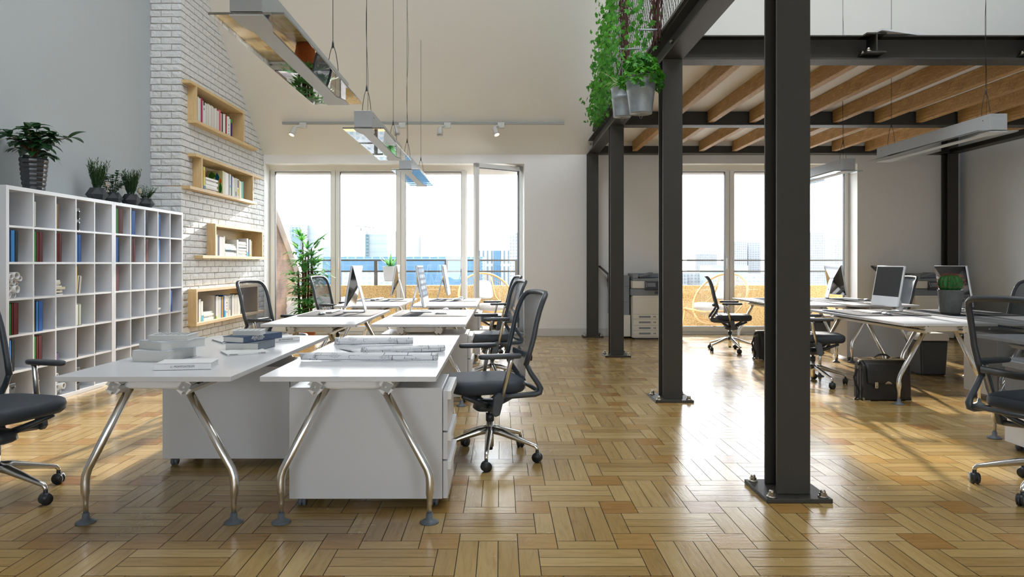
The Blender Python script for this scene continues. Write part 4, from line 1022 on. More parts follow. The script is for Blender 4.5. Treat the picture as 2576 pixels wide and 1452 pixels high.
rowbooks(3,540,612,[(10,(60,64,68),.33,'dark-spined book with a dotted circle on its cover,',None,'circle'),(12,W_,.31,'white book with a lime foot',[(0,.11,(160,200,50),0,1)]),(12,W_,.315),(10,C_,.30),(11,W_,.30),(9,(96,108,120),.28,'slate'),(11,(214,160,40),.30,'yellow-orange'),(12,(22,74,132),.32,'dark blue'),(14,W_,.31,'white book with a turquoise foot',[(0,.3,(70,180,210),0,1)]),(16,W_,.30,'white book with small coloured icons',[(.65,.7,(40,40,60),.3,.7),(.5,.54,(40,120,200),.3,.7),(.36,.4,(220,60,110),.3,.7),(.2,.25,(80,60,120),.3,.7)]),(12,C_,.30),(13,W_,.30,'white book with a grey barcode spine',[(.3,.95,(120,124,128),.3,.7)]),(12,(110,112,112),.28,'mid grey'),(10,W_,.29),(11,W_,.31),(9,C_,.29),(12,W_,.30),(10,C_,.305),(11,W_,.29),(12,W_,.30),(14,(34,34,36),.31,'black'),(12,W_,.29)])
# books laid flat in small stacks
def lay(k,px0,px1,items,zs=0,x=-4.0):
    a,c=ny(px0)*4/3.954,ny(px1)*4/3.954; z=NZ[k]+.0012+zs
    for i,(h,col,ins,what) in enumerate(items):
        t=thing('book','%s lying flat in the stack in the %s'%((what or 'plain white paperback'),NAMES[k]),'book',(x-ins*.02,a+.004+ins*.01,z),0,'stacked books in the '+NAMES[k])
        b=MB(); b.box(-.18,0,0,c-a-.012-ins*.03,0,h-.001); b.build('cover',colm(*col),t,bevel=.001); z+=h
        if what and 'line' in what: b=MB(); b.box(0,.0008,.02,(c-a)*.8,h*.4,h*.6); b.build('spine_print',colm(150,40,70),t)
        if what and 'cyan' in what: b=MB(); b.box(0,.0008,.0,(c-a)*.5,h*.1,h*.35); b.build('spine_print',colm(90,180,210),t)
lay(1,518,549,[(.026,W_,1,None),(.030,C_,0,'cream paperback'),(.034,W_,.5,None),(.04,W_,0,None),(.022,W_,1,'white paperback with a crimson line'),(.028,W_,0,None)])
lay(2,567,595,[(.046,W_,0,None),(.020,W_,1,None),(.022,(90,96,100),.5,'dark grey paperback'),(.032,W_,0,'white paperback with a cyan stripe'),(.034,W_,.4,None),(.026,(206,206,200),1,'light grey paperback')])
lay(2,600.5,620.5,[(.018,W_,0,None),(.024,W_,.5,'white paperback with a cyan stripe'),(.02,C_,0,'cream paperback'),(.028,W_,.4,None),(.03,W_,0,None),(.018,(110,116,110),.5,'grey-green paperback'),(.022,W_,0,None),(.022,W_,.4,None),(.02,W_,0,None),(.024,W_,.4,None)])
lay(3,512,538,[(.036,W_,0,None),(.022,W_,.4,'white paperback with a cyan stripe'),(.028,W_,0,None),(.032,W_,.5,None)])
# low white cabinet at the west wall
t=thing('low_cabinet','low white cabinet cut by the photo edge, in front of the near bookcase','cabinet',(-4.03,4.62,0))
b=MB(); b.box(-.40,.38,-.40,.40,.0,.99); b.build('body',m_white,t,bevel=.003)
for y0,y1 in ((-.397,-.002),(.002,.397)): b=MB(); b.box(.382,.40,y0,y1,.01,.97); b.build('door',m_white,t,bevel=.002)
# ================================================================ plants
def blade(b,p,d,L,w,droop,m=0,seg=5,tw=None,fold=0):
    d=Vector(d).normalized(); side=d.cross(Vector((0,0,1)));
    if side.length<.05: side=Vector((1,0,0))
    side.normalize()
    if tw is not None: side=(Matrix.Rotation(tw,3,d)@side)
    vs=[]; pos=Vector(p); dr=d.copy()
    for i in range(seg+1):
        f=i/seg; ww=w*math.sin(PI*min(1,.12+f*.88))**.8*(1 if f<1 else 0)+w*.02
        up=side.cross(dr).normalized()
        vs+= [pos-side*ww+up*fold*ww, pos+side*ww+up*fold*ww]
        pos=pos+dr*(L/seg); dr=(dr+Vector((0,0,-droop/seg))).normalized()
    b.add(vs,[(2*i,2*i+1,2*i+3,2*i+2) for i in range(seg)],m,True)
    return pos
# leafy plant on the bookcase
rnd=random.Random(21); TZ=1.892
t=thing('potted_plant','large dark-leaved plant in a black faceted pot on the near bookcase','plant',(-4.17,6.23,TZ+.001))
b=MB(); n=24; prof=[(.0,0),(.085,0)]
for k in range(7):
    z0=.004+k*.041; r0=.088+.032*(k/7)**.8; prof+= [(r0,z0),(r0+.008,z0+.012),(r0+.010,z0+.028),(r0+.004,z0+.039)]
prof+=[(.124,.292),(.114,.293),(.112,.27),(0,.268)]
vs=[(r*(1+.035*math.cos(12*2*PI*i/n/1.0) if 0<k<len(prof)-3 and i%2 else r and r*1)*0+r*(1+(.03 if i%2 else -.015) if .08<r else 1)*math.cos(2*PI*i/n),r*(1+(.03 if i%2 else -.015) if .08<r else 1)*math.sin(2*PI*i/n),z) for k,(r,z) in enumerate(prof) for i in range(n)]
b.add([(x*.9,y*.9,z) for x,y,z in vs],[(k*n+i,k*n+(i+1)%n,(k+1)*n+(i+1)%n,(k+1)*n+i) for k in range(len(prof)-1) for i in range(n)],0,False); b.build('pot',m_potblack,t)
b=MB(); tips=[]
for k in range(13):
    a=k*2.4; L=rnd.uniform(.22,.34)*(1 if k else 1.2); lean=rnd.uniform(.3,1.0) if k else .05; pts=[]
    for i in range(6): f=i/5; pts.append((.01*math.cos(a)+lean*L*f*f*math.cos(a),.01*math.sin(a)+lean*L*f*f*math.sin(a),.27+L*f*(1-.25*f*lean)))
    b.tube(pts,[.007-.0008*i for i in range(6)],6); tips.append((pts,a))
b.build('stem',m_cane,t)
b=MB()
for pts,a in tips:
    for j,f in enumerate((.45,.6,.75,.9,1,1,1)):
        p=Vector(pts[min(5,int(f*5))]); aa=a+rnd.uniform(-1.6,1.6) if f<1 else a+j*1.3
        blade(b,p,(math.cos(aa),math.sin(aa),rnd.uniform(.1,.6)),rnd.uniform(.15,.22)*(.55 if math.cos(aa)<-.3 else 1),rnd.uniform(.030,.042),rnd.uniform(.7,1.5),seg=6,fold=.25)
for k in range(12):
    aa=k*2.1; blade(b,(.05*math.cos(aa),.05*math.sin(aa),.30+.02*(k%3)),(math.cos(aa),math.sin(aa),.5),rnd.uniform(.14,.22),.034,1.5,seg=6,fold=.25)
for k in range(16):
    aa=k*2.4+.4; blade(b,(.03*math.cos(aa),.03*math.sin(aa),.30+.012*k),(math.cos(aa),math.sin(aa),.35+.03*k),rnd.uniform(.15,.23)*(.6 if math.cos(aa)<-.3 else 1),.036,1.7,seg=6,fold=.25)
b.build('foliage',m_leafdark,t)
# four herb pots
def herb(label,px,kind,sign,x=-4.215,s=1.0):
    y=-x*F/(VX-px); t=thing('potted_herb',label,'plant',(x,y,TZ+.001),0,'herbs in black faceted pots on the bookcase'); rnd=random.Random(int(px))
    b=MB(); P=[(.058*s,0,0),(.108*s,.072*s,PI/6),(.072*s,.142*s,0)]; n=6; vs=[]
    for r,z,o in P: vs+=[(r*math.cos(2*PI*i/n+o),r*math.sin(2*PI*i/n+o),z) for i in range(n)]
    fs=[tuple(range(5,-1,-1))]
    for k in range(2):
        for i in range(6):
            j=(i+1)%6; o=(1 if k==0 else 0)
            if k==0: fs+=[(i,j,6+i),(j,6+j,6+i)]
            else: fs+=[(6+i,6+j,12+j),(6+i,12+j,12+i)]
    fs.append(tuple(range(12,18))); b.add(vs,fs); b.build('pot',m_potmatt,t,fix=True)
    b=MB(); st=MB()
    if kind=='blade':
        for k in range(60):
            a=rnd.random()*2*PI; L=rnd.uniform(.16,.30); d=Vector((math.cos(a)*rnd.uniform(.05,.36),math.sin(a)*rnd.uniform(.05,.36),1)).normalized(); p=Vector((.03*math.cos(a),.03*math.sin(a),.132*s))
            st.tube([p,p+d*L],[.0022,.001],4,caps=False)
            for j in range(16):
                q=p+d*L*(.15+.85*j/15); aa=rnd.random()*2*PI; blade(b,q,(math.cos(aa)*.6,math.sin(aa)*.6,rnd.uniform(.5,1.2)),rnd.uniform(.03,.05),.0042,.2,seg=2)
    elif kind=='broad':
        for k in range(36):
            a=rnd.random()*2*PI; L=rnd.uniform(.08,.24); d=Vector((math.cos(a)*rnd.uniform(.1,.9),math.sin(a)*rnd.uniform(.1,.9),1)).normalized(); p=Vector((.02*math.cos(a),.02*math.sin(a),.132*s)); q=p+d*L
            st.tube([p,q],[.002,.0014],4,caps=False)
            for j in range(3): aa=a+rnd.uniform(-1.5,1.5); blade(b,q-d*.02*j,(math.cos(aa),math.sin(aa),rnd.uniform(0,.5)),rnd.uniform(.045,.07),.021,.7,seg=4,fold=.2)
    else:
        for k in range(60):
            a=rnd.random()*2*PI; L=rnd.uniform(.10,.19); d=Vector((math.cos(a)*rnd.uniform(.1,.9),math.sin(a)*rnd.uniform(.1,.9),1)).normalized(); p=Vector((.025*math.cos(a),.025*math.sin(a),.132*s))
            st.tube([p,p+d*L],[.0015,.0008],3,caps=False)
            for j in range(14): q=p+d*L*(.2+.8*j/13)+Vector((rnd.gauss(0,.008),rnd.gauss(0,.008),0)); aa=rnd.random()*6.3; blade(b,q,(math.cos(aa),math.sin(aa),.4),.015,.006,.3,seg=2)
    st.build('stem',m_leafdark,t); b.build('foliage',m_leafdark if kind=='broad' else m_leafmid if kind=='fine' else leafmat('leaf_rosemary',srgb(40,70,38),srgb(66,98,52)),t)
    if sign:
        sx,sy=.085,.045; b=MB(); b.cyl((sx,sy,.10),(sx,sy,.18),.0025,n=6); g=b.build('sign_stick',m_pine,t)
        b=MB(); b.box(sx-.002,sx+.002,sy-.032,sy+.032,.165,.21); b.build('sign_frame',m_pine,g)
        b=MB(); b.box(sx+.0021,sx+.0032,sy-.028,sy+.028,.169,.206); b.build('sign_board',m_blackpl if sign=='BASIL' else m_greyink,g)
        text(sign,.020,m_paper,g,(sx+.004,sy,.187),(PI/2,0,PI/2))
herb('rosemary-like herb, the one nearest the camera of the four herb pots',244,'blade','THYME')
herb('round-leaved herb with the black name tag, in a black faceted pot',284,'broad','BASIL',-4.27,.95)
herb('spiky green herb in the third of the black pots, beside the small grey tag',329,'blade','SAGE')
herb('fine-leaved low herb in the black pot next to the brick chimney',366,'fine',None,-4.25,.92)

# tall palm by the window
PYY=11.25; PXX=PX(768,PYY)
t=thing('potted_palm','tall cane palm with fan leaves in a terracotta pot by the first window','plant',(PXX,PYY,0)); rnd=random.Random(4)
b=MB(); b.lathe([(0,0),(.14,0),(.185,.30),(.20,.31),(.20,.36),(.18,.36),(.175,.31),(0,.31)],32,caps=False); b.build('pot',m_terra,t)
b=MB(); b.lathe([(0,.325),(.175,.325)],20,caps=False); b.build('soil',m_soil,t)
canes=[]
for k,(px,h) in enumerate(((752.5,1.16),(759,1.58),(766,1.38),(773,1.44),(781,1.50),(785,1.30),(789,1.12),(777,.98))):
    x=PX(px,PYY)-PXX; y=rnd.uniform(-.09,.09); b=MB(); pts=[]; rr=[]
    z=.32; i=0
    while z<h: pts.append((x*(.7+.3*min(1,z))+rnd.gauss(0,.002),y+rnd.gauss(0,.002),z)); rr.append((.021 if i%2 else .0165)*(1-.5*max(0,(z-h*.75)/(h*.25)))); z+=.045; i+=1
    b.tube(pts,rr,8); b.build('cane',m_cane,t); canes.append((pts,h))
b=MB(); sm_=MB()
def fan(p,a,up,L,nl):
    d=Vector((math.cos(a),math.sin(a),up)).normalized(); q=Vector(p)+d*L
    mid=(Vector(p)+q)/2+Vector((0,0,.02)); sm_.tube([p,mid,q],[.003,.0025,.002],4,caps=False)
    side=d.cross(Vector((0,0,1))).normalized()
    for k in range(nl):
        f=(k/(nl-1)-.5)*2.1; dd=(d*math.cos(f)+side*math.sin(f)+Vector((0,0,.05)))
        blade(b,q,dd,rnd.uniform(.20,.30)*(1-.22*abs(f)),.019,rnd.uniform(.6,1.3),seg=5,fold=.15)
for pts,h in canes:
    nf=int(6+h*6)
    for k in range(nf):
        z=h-(h-.30)*(k/nf)**1.05; p=pts[min(len(pts)-1,max(0,int((z-.32)/.045)))]; a=rnd.random()*2*PI
        if math.sin(a)>0.5 and PYY>11: a=-a*.8
        fan(p,a,rnd.uniform(.05,.7) if k>1 else rnd.uniform(.8,1.8),rnd.uniform(.10,.26),rnd.randint(6,8))
sm_.build('stalk',m_leafmid,t); b.build('foliage',m_leafpalm,t)
# planter hooked on the balcony railing
PY2=14.0; t=thing('balcony_planter','pale tapered planter with an agave-like plant hooked on the balcony railing','plant',(PX(982,PY2),PY2,PZ(708,PY2)))
b=MB(); b.lathe([(0,0),(.125,0),(.15,.02),(.188,.30),(.18,.305),(.17,.27),(0,.27)],4,rot=PI/4,sm=False,caps=False); b.tube([(0,.12,.28),(0,.2,.31),(0,.25,.30),(0,.27,.24)],.008,6); b.build('pot',m_potwhite,t,bevel=.01)
b=MB(); rnd=random.Random(9)
for k in range(26): a=k*2.399; blade(b,(.03*math.cos(a),.03*math.sin(a),.27),(math.cos(a),math.sin(a),rnd.uniform(.4,2.4)),rnd.uniform(.24,.36),.020,rnd.uniform(.6,1.6),seg=7,fold=.4)
b.build('foliage',leafmat('agave_green',srgb(38,92,44),srgb(84,138,70)),t)

# hanging buckets
def bucket(label,x,y,zt,zb,r1,r0,barz,plant):
    t=thing('hanging_bucket',label,'planter',(x,y,zb)); H=zt-zb; rnd=random.Random(int(y*10))
    b=MB(); pr=[(0,.004),(r0*.98,.004),(r0,0),(r0,.006),(r0+(r1-r0)*.62,H*.62),(r0+(r1-r0)*.64+.004,H*.635),(r0+(r1-r0)*.66,H*.65),(r0+(r1-r0)*.68+.004,H*.67),(r0+(r1-r0)*.70,H*.69),(r1,H-.006),(r1+.005,H-.003),(r1+.004,H),(r1-.004,H-.001),(r1-.01,H-.04),(0,H-.04)]
    b.lathe(pr,36,caps=False); b.build('bucket',m_zinc,t)
    b=MB(); b.tube([(0,0,0),(.012,0,-.014),(.010,0,-.034),(0,0,-.042),(-.010,0,-.034),(-.012,0,-.014),(0,0,0)],.0018,5); b.build('drain_hook',m_zinc,t)
    b=MB(); T=barz-zb-.10
    for a in (.4,2.5,4.6): b.tube([(r1*math.cos(a),r1*math.sin(a),H-.01),(0,0,T-.06)],.0016,4)
    z=T-.07
    while z<T-.01: b.tube([(.006,0,z),(0,.004,z+.012),(-.006,0,z),(0,-.004,z-.012),(.006,0,z)],.0016,4); z+=.016
    b.build('chain',m_zinc,t)
    b=MB(); b.tube([(.0,0,T-.02),(.014,0,T-.012),(.016,0,T+.008),(0,0,T+.030),(-.012,0,T+.045),(-.014,0,T+.075),(0,0,T+.106),(.018,0,T+.10),(.024,0,T+.085)],.0032,6); b.build('hook',m_zinc,t)
    b=MB()
    if plant=='lush':
        for i in range(420):
            a=rnd.random()*2*PI; rr=.20*math.sqrt(rnd.random()); z=H+.04+.19*(1-(rr/.21)**2)*rnd.random()**.6-(.16*rnd.random() if rr>.15 else 0)
            putleaf(b,(rr*math.cos(a),rr*math.sin(a),z),rnd.uniform(.03,.045),rnd,5,0,(math.cos(a)*.6,math.sin(a)*.6,.7))
        st=MB()
        for i in range(60): a=rnd.random()*6.28; rr=rnd.uniform(.03,.17); st.tube([(0,0,H-.04),(rr*.6*math.cos(a),rr*.6*math.sin(a),H+.08),(rr*math.cos(a),rr*math.sin(a),H+.10)],.0015,4,caps=False)
        st.build('stem',m_leafmid,t); b.build('foliage',m_leafbright,t)
    else:
        for i in range(34):
            a=rnd.random()*6.28; blade(b,(0,0,H-.04),(math.cos(a)*.6,math.sin(a)*.6,1.2),rnd.uniform(.22,.36),.006,rnd.uniform(1.2,2.6),seg=8,fold=.3)
        b.build('foliage',m_leafpale,t)
    return t
bucket('large zinc bucket overflowing with bright green leaves, hung beside the second column',1.26,6.28,2.925,2.595,.138,.10,3.35,'lush')
bucket('smaller zinc bucket with pale thin grass leaves, hung behind the leafy bucket',1.255,7.23,3.06,2.765,.112,.088,3.47,'grass')
for y,z,l in ((6.28,3.352,'horizontal grey rod carrying the large leafy bucket'),(7.23,3.472,'horizontal grey rod carrying the smaller bucket')):
    b=MB(); b.cyl((-.25,0,0),(.06,0,0),.009,n=12); b.cyl((-.255,0,0),(-.245,0,0),.012,n=12); o=tag(b.build('hanging_rod',m_zinc),l,'rod','rods carrying the hanging buckets'); o.location=(1.49,y,z)
# ================================================================ things on the near desks
D0=DZ+.0006
def dbook(label,px,py,wx,dy,h,yaw,cover=(226,227,226),spine='far',pages=True,z=D0,name='book',group=None,hard=.003,page_m=None,anchor=None):
    """book lying flat; near lower corner anchored in the room"""
    if anchor: x,y=anchor
    else: y=.52*F/(py-HY); x=PX(px,y)
    t=thing(name,label,'book',(x,y,z),R(yaw),group); m=colm(*cover) if isinstance(cover,tuple) else cover
    b=MB(); b.box(0,wx,0,dy,0,hard); b.box(0,wx,0,dy,h-hard,h)
    if spine=='front': b.box(0,wx,0,hard,0,h)
    if spine=='right': b.box(wx-hard,wx,0,dy,0,h)
    if spine=='left': b.box(0,hard,0,dy,0,h)
    b.build('cover',m,t,bevel=.0008)
    i=.004; b=MB(); b.box(i if spine!='left' else hard,wx-i if spine!='right' else wx-hard,i if spine!='front' else hard,dy-i,hard,h-hard); b.build('pages',m_pages,t)
    return t
t=dbook('white paperback with its lettered spine to the camera, nearest of the desk books',387,933,.262,.165,.032,9,(232,233,234),'front'); text('LI  PIOHTOATEUM',.0135,m_greyink,t,(.13,-.0008,.016),(PI/2,0,0))
sA=[('thick white book at the bottom of the near stack',None,.205,.275,.060,-6,(214,218,220),'left',(-1.945,3.68)),
    ('white book turned askew in the middle of the near stack, blue-lined spine',None,.19,.27,.046,-30,(196,204,212),'left',(-1.94,3.74)),
    ('thinner white book with a printed top on the near stack',None,.21,.15,.030,3,(220,222,222),'front',(-1.875,3.70))]
z=D0
for l,_,wx,dy,h,yaw,c,sp,an in sA:
    t=dbook(l,0,0,wx,dy,h,yaw,c,'none' if sp=='front' else sp,z=z,anchor=an,group='books in the near desk stack'); z+=h+.0006
b=MB(); rnd=random.Random(3)
for i in range(6):
    for j in range(5): b.box(.02+i*.03,.042+i*.03,.015+j*.026,.03+j*.026+rnd.uniform(0,.006),h,h+.0004)
b.build('cover_print',M('photo_grey',srgb(130,132,134),.5,var=.5,vscale=60),t)
z=D0
t=dbook('thick book with a grey cloth spine at the bottom of the far stack',0,0,.205,.25,.048,-4,(118,126,134),'right',z=z,anchor=(-1.635,4.13),group='books in the far desk stack'); z+=.0486
t=dbook('hardback with a blue lettered spine in the middle of the far stack',0,0,.16,.34,.036,-22,(78,92,116),'right',z=z,anchor=(-1.66,4.16),group='books in the far desk stack'); z+=.0366
for k,(s,w) in enumerate((('ARCHITECTURE',.020),('MODERN HOUSES',.014),('A-Z  DESIGN',.012))): text(s,.014,m_paper,t,(.1606,.05+.002*k+.07,.030-k*.009),(PI/2,0,PI/2))
t=dbook('small white book with a printed picture grid, top of the far stack',0,0,.17,.13,.028,6,(216,219,220),'none',z=z,anchor=(-1.615,4.19),group='books in the far desk stack')
b=MB()
for i in range(5):
    for j in range(4): b.box(.015+i*.03,.035+i*.03,.012+j*.028,.028+j*.028,.028,.0284)
b.build('cover_print',M('photo_grey_b',srgb(140,142,144),.5,var=.5,vscale=60),t)
t=dbook('thin white magazine lying alone before the far book stack',0,0,.235,.20,.010,33,(228,229,228),'front',anchor=(-1.532,3.905),hard=.0015); text('21 MODE',.010,m_black,t,(.19,-.0006,.005),(PI/2,0,0)); text('DIMENSIONEN',.007,m_black,t,(.035,-.0006,.005),(PI/2,0,0))
t=dbook('thin pale magazine tucked under the back of the far book stack',0,0,.22,.25,.010,38,(222,223,222),'front',anchor=(-1.795,4.50),hard=.0015)
t=dbook('pale book with faint lettering, farthest on the book desk',0,0,.20,.155,.026,42,(230,230,230),'front',anchor=(-1.50,4.56)); text('BIG PHOTOBOOK',.012,m_greyink,t,(.10,-.0008,.013),(PI/2,0,0))

# blueprints
def planmat():
    m,nt,b,N,L=newmat('blueprint_paper'); uv=N.new('ShaderNodeUVMap')
    def lines(sc,ms,seed,lo,hi,nsc):
        mp=N.new('ShaderNodeMapping'); mp.inputs['Location'].default_value=(seed,seed*.7,0); L.new(uv.outputs[0],mp.inputs[0])
        br=N.new('ShaderNodeTexBrick'); br.offset=.37; br.squash=1.7; br.squash_frequency=3; br.inputs['Scale'].default_value=sc; br.inputs['Mortar Size'].default_value=ms; br.inputs['Mortar Smooth'].default_value=0
        br.inputs['Color1'].default_value=(0,0,0,1); br.inputs['Color2'].default_value=(0,0,0,1); br.inputs['Mortar'].default_value=(1,1,1,1); L.new(mp.outputs[0],br.inputs[0])
        k=ramp(nt,noise(nt,mp.outputs[0],nsc,2,.5),[(lo,(0,0,0)),(hi,(1,1,1))]); mu=N.new('ShaderNodeMath'); mu.operation='MULTIPLY'; L.new(br.outputs[0],mu.inputs[0]); L.new(k,mu.inputs[1]); return mu.outputs[0]
    a=lines(9,.009,1.3,.54,.55,8); c=lines(30,.020,4.1,.60,.61,13); a2=lines(4.2,.006,7.7,.47,.48,5); m2=N.new('ShaderNodeMath'); m2.operation='MAXIMUM'; L.new(a,m2.inputs[0]); L.new(a2,m2.inputs[1]); a=m2.outputs[0]; mx=N.new('ShaderNodeMath'); mx.operation='MAXIMUM'; L.new(a,mx.inputs[0]); L.new(c,mx.inputs[1])
    L.new(ramp(nt,mx.outputs[0],[(0,srgb(226,228,231)),(1,srgb(52,56,62))]),b.inputs['Base Color']); b.inputs['Roughness'].default_value=.7; return m
m_plan=planmat()
def sheet(label,fn,nu,nv,us,vs_,loc,yaw,name='blueprint_roll',parts=None):
    t=thing(name,label,'blueprint',loc,R(yaw),'blueprints on the aisle desk')
    for nm,f,nu,nv,us,vs_ in parts or [('sheet',fn,nu,nv,us,vs_)]:
        vv=[];uv=[]
        for j in range(nv+1):
            for i in range(nu+1): vv.append(f(i/nu,j/nv)); uv.append((i/nu*us,j/nv*vs_))
        fs=[(j*(nu+1)+i,j*(nu+1)+i+1,(j+1)*(nu+1)+i+1,(j+1)*(nu+1)+i) for j in range(nv) for i in range(nu)]
        me=bpy.data.meshes.new(nm); me.from_pydata(vv,[],fs); ul=me.uv_layers.new(name='uv')
        k=0
        for f_ in fs:
            for v in f_: ul.data[k].uv=uv[v]; k+=1
        me.polygons.foreach_set('use_smooth',[True]*len(fs)); me.materials.append(m_plan)
        o=bpy.data.objects.new(nm,me); COL.objects.link(o); o.parent=t; so=o.modifiers.new('s','SOLIDIFY'); so.thickness=.0006
def rollf(L,r,turns,skew=.0,flare=0,x0=0,y0=0):
    def f(u,v):
        a=v*turns*2*PI; rr=r*(1-.07*v*turns)*(1+flare*(1-u)**3); return (x0+u*L+skew*v*turns*(1-u), y0+rr*math.sin(a), r*(1+flare*(1-u)**3)-rr*math.cos(a)+.001)
    return f
sheet('rolled blueprint nearest the desk front, one end tapering open',rollf(.62,.022,2.6,-.055,0),20,60,.62,.55,(-.955,3.72,D0),-1)
sheet('unrolled blueprint with both long edges curled up, behind the nearer roll',None,0,0,0,0,(-.80,3.97,D0),17,'blueprint_sheet',parts=[
   ('curl',rollf(.49,.020,1.8,.02,.0,0,0),20,40,.5,.5),
   ('flat_sheet',lambda u,v:(u*.49-.10*v,.0+v*.30,.002+.004*math.sin(v*PI)),10,10,.5,.3)])
sheet('rolled blueprint farthest back on the aisle desk',rollf(.50,.022,2.2,.02,.15),20,50,.5,.5,(-1.06,4.42,D0),8)

# ================================================================ photocopiers
def make_copier(label):
    t=thing('photocopier',label,'photocopier',(0,0,0),0,'office photocopiers with side finishers'); W=.64   # origin: front left lower corner of the body, front faces -Y
    b=MB(); b.box(0,W,0,.48,.02,.60); b.box(0,W,.02,.48,.58,.74); b.build('body',m_printwhite,t,bevel=.006)
    b=MB(); b.box(.012,W-.01,-.010,.002,.345,.575); b.build('front_panel',m_printwhite,t,bevel=.012)
    for z0,z1 in ((.045,.118),(.122,.190),(.194,.276),(.280,.340)):
        b=MB(); b.box(.005,W-.005,-.012,.004,z0,z1); d=b.build('paper_drawer',m_printwhite,t,bevel=.003)
        h=MB(); h.box(.10,.29,-.016,-.010,(z0+z1)/2-.012,(z0+z1)/2+.012); h.build('handle',m_printgrey,d,bevel=.004)
        h=MB(); h.box(.34,.352,-.014,-.011,(z0+z1)/2-.006,(z0+z1)/2+.008); h.box(.362,.372,-.014,-.011,(z0+z1)/2-.010,(z0+z1)/2+.010); h.build('paper_mark',m_dark,d)
    b=MB(); b.box(-.02,W,.0,.47,.60,.69); b.build('output_bay',m_printgrey,t,bevel=.004)
    b=MB(); b.ext([(.0,.695),(.29,.695),(.36,.672),(W,.672),(W,.66),(0,.66)],'y',.01,.4); b.build('output_slot',m_blackpl,t)
    b=MB(); b.box(-.005,W,-.02,.46,.70,.80); b.build('scanner',m_printwhite,t,bevel=.008)
    b=MB(); b.add([(.19,-.10,.685),(.62,-.10,.685),(.62,-.02,.80),(.19,-.02,.80),(.19,-.02,.67),(.62,-.02,.67)],[(0,1,2,3),(0,4,5,1),(3,4,0),(1,5,2),(3,2,5,4)]); p=b.build('control_panel',m_printdark,t,bevel=.006,fix=True)
    nrm=Vector((0,-.115,.08)).normalized(); b=MB(); k=Vector((0,-.0016,.0012))
    def on(x,f): return Vector((x,-.10+.08*f,.685+.115*f))+k
    b.add([on(.225,.3),on(.36,.3),on(.36,.78),on(.225,.78)],[(0,1,2,3)]); b.build('touch_screen',m_printgrey,p)
    b=MB()
    for i in range(4):
        for j in range(3):
            f=.25+i*.16; x=.42+j*.022; q=on(x,f); b.add([q,q+Vector((.015,0,0)),q+Vector((.015,.008,.0115)),q+Vector((0,.008,.0115))],[(0,1,2,3)])
        q=on(.203,.25+i*.16); b.add([q,q+Vector((.010,0,0)),q+Vector((.010,.008,.0115)),q+Vector((0,.008,.0115))],[(0,1,2,3)])
    b.build('key',m_paper,p)
    b=MB(); b.box(0,W,.0,.46,.802,.835); b.box(.0,.09,.0,.3,.835,.90); b.box(.0,W,.30,.46,.835,.90); b.build('document_feeder',m_printgrey,t,bevel=.01)
    b=MB(); b.ext([(.11,.86),(.33,.915),(.34,.905),(.12,.848)],'y',.03,.30); b.build('feeder_tray',m_printgrey,t)
    b=MB(); b.box(.36,.44,-.001,.0,.62,.66); b.build('vent_grille',m_printdark,t)
    b=MB(); b.box(-.34,-.03,.13,.46,.33,.87); f=b.build('finisher',m_printgrey,t,bevel=.006)
    b=MB(); b.box(-.34,-.02,.10,.46,.03,.328); b.build('finisher_base',m_printwhite,t,bevel=.006)
    b=MB(); b.box(-.335,-.03,.128,.13,.505,.508); b.box(-.335,-.03,.128,.13,.72,.723); b.build('seam',m_dark,f)
    for k,(z,l) in enumerate(((.98,.17),(.86,.02),(.79,.02),(.72,.02))):
        b=MB(); b.ext([(-.335,z-.12),(-.335-l,z+.012),(-.335-l,z+.028),(-.335,z-.10)],'y',.18,.42); b.build('output_tray',m_blackpl,f)
    b=MB(); b.box(.04,W-.04,.04,.44,0,.02); b.build('foot',m_blackpl,t)
    return t
cp=make_copier('photocopier between the second and third steel columns'); cp.location=(2.165,11.45,0); cp.scale=(1,1,1.2)
dup(cp,(6.80,11.45,0),0,'photocopier by the east corner, behind the computers and the cactus')
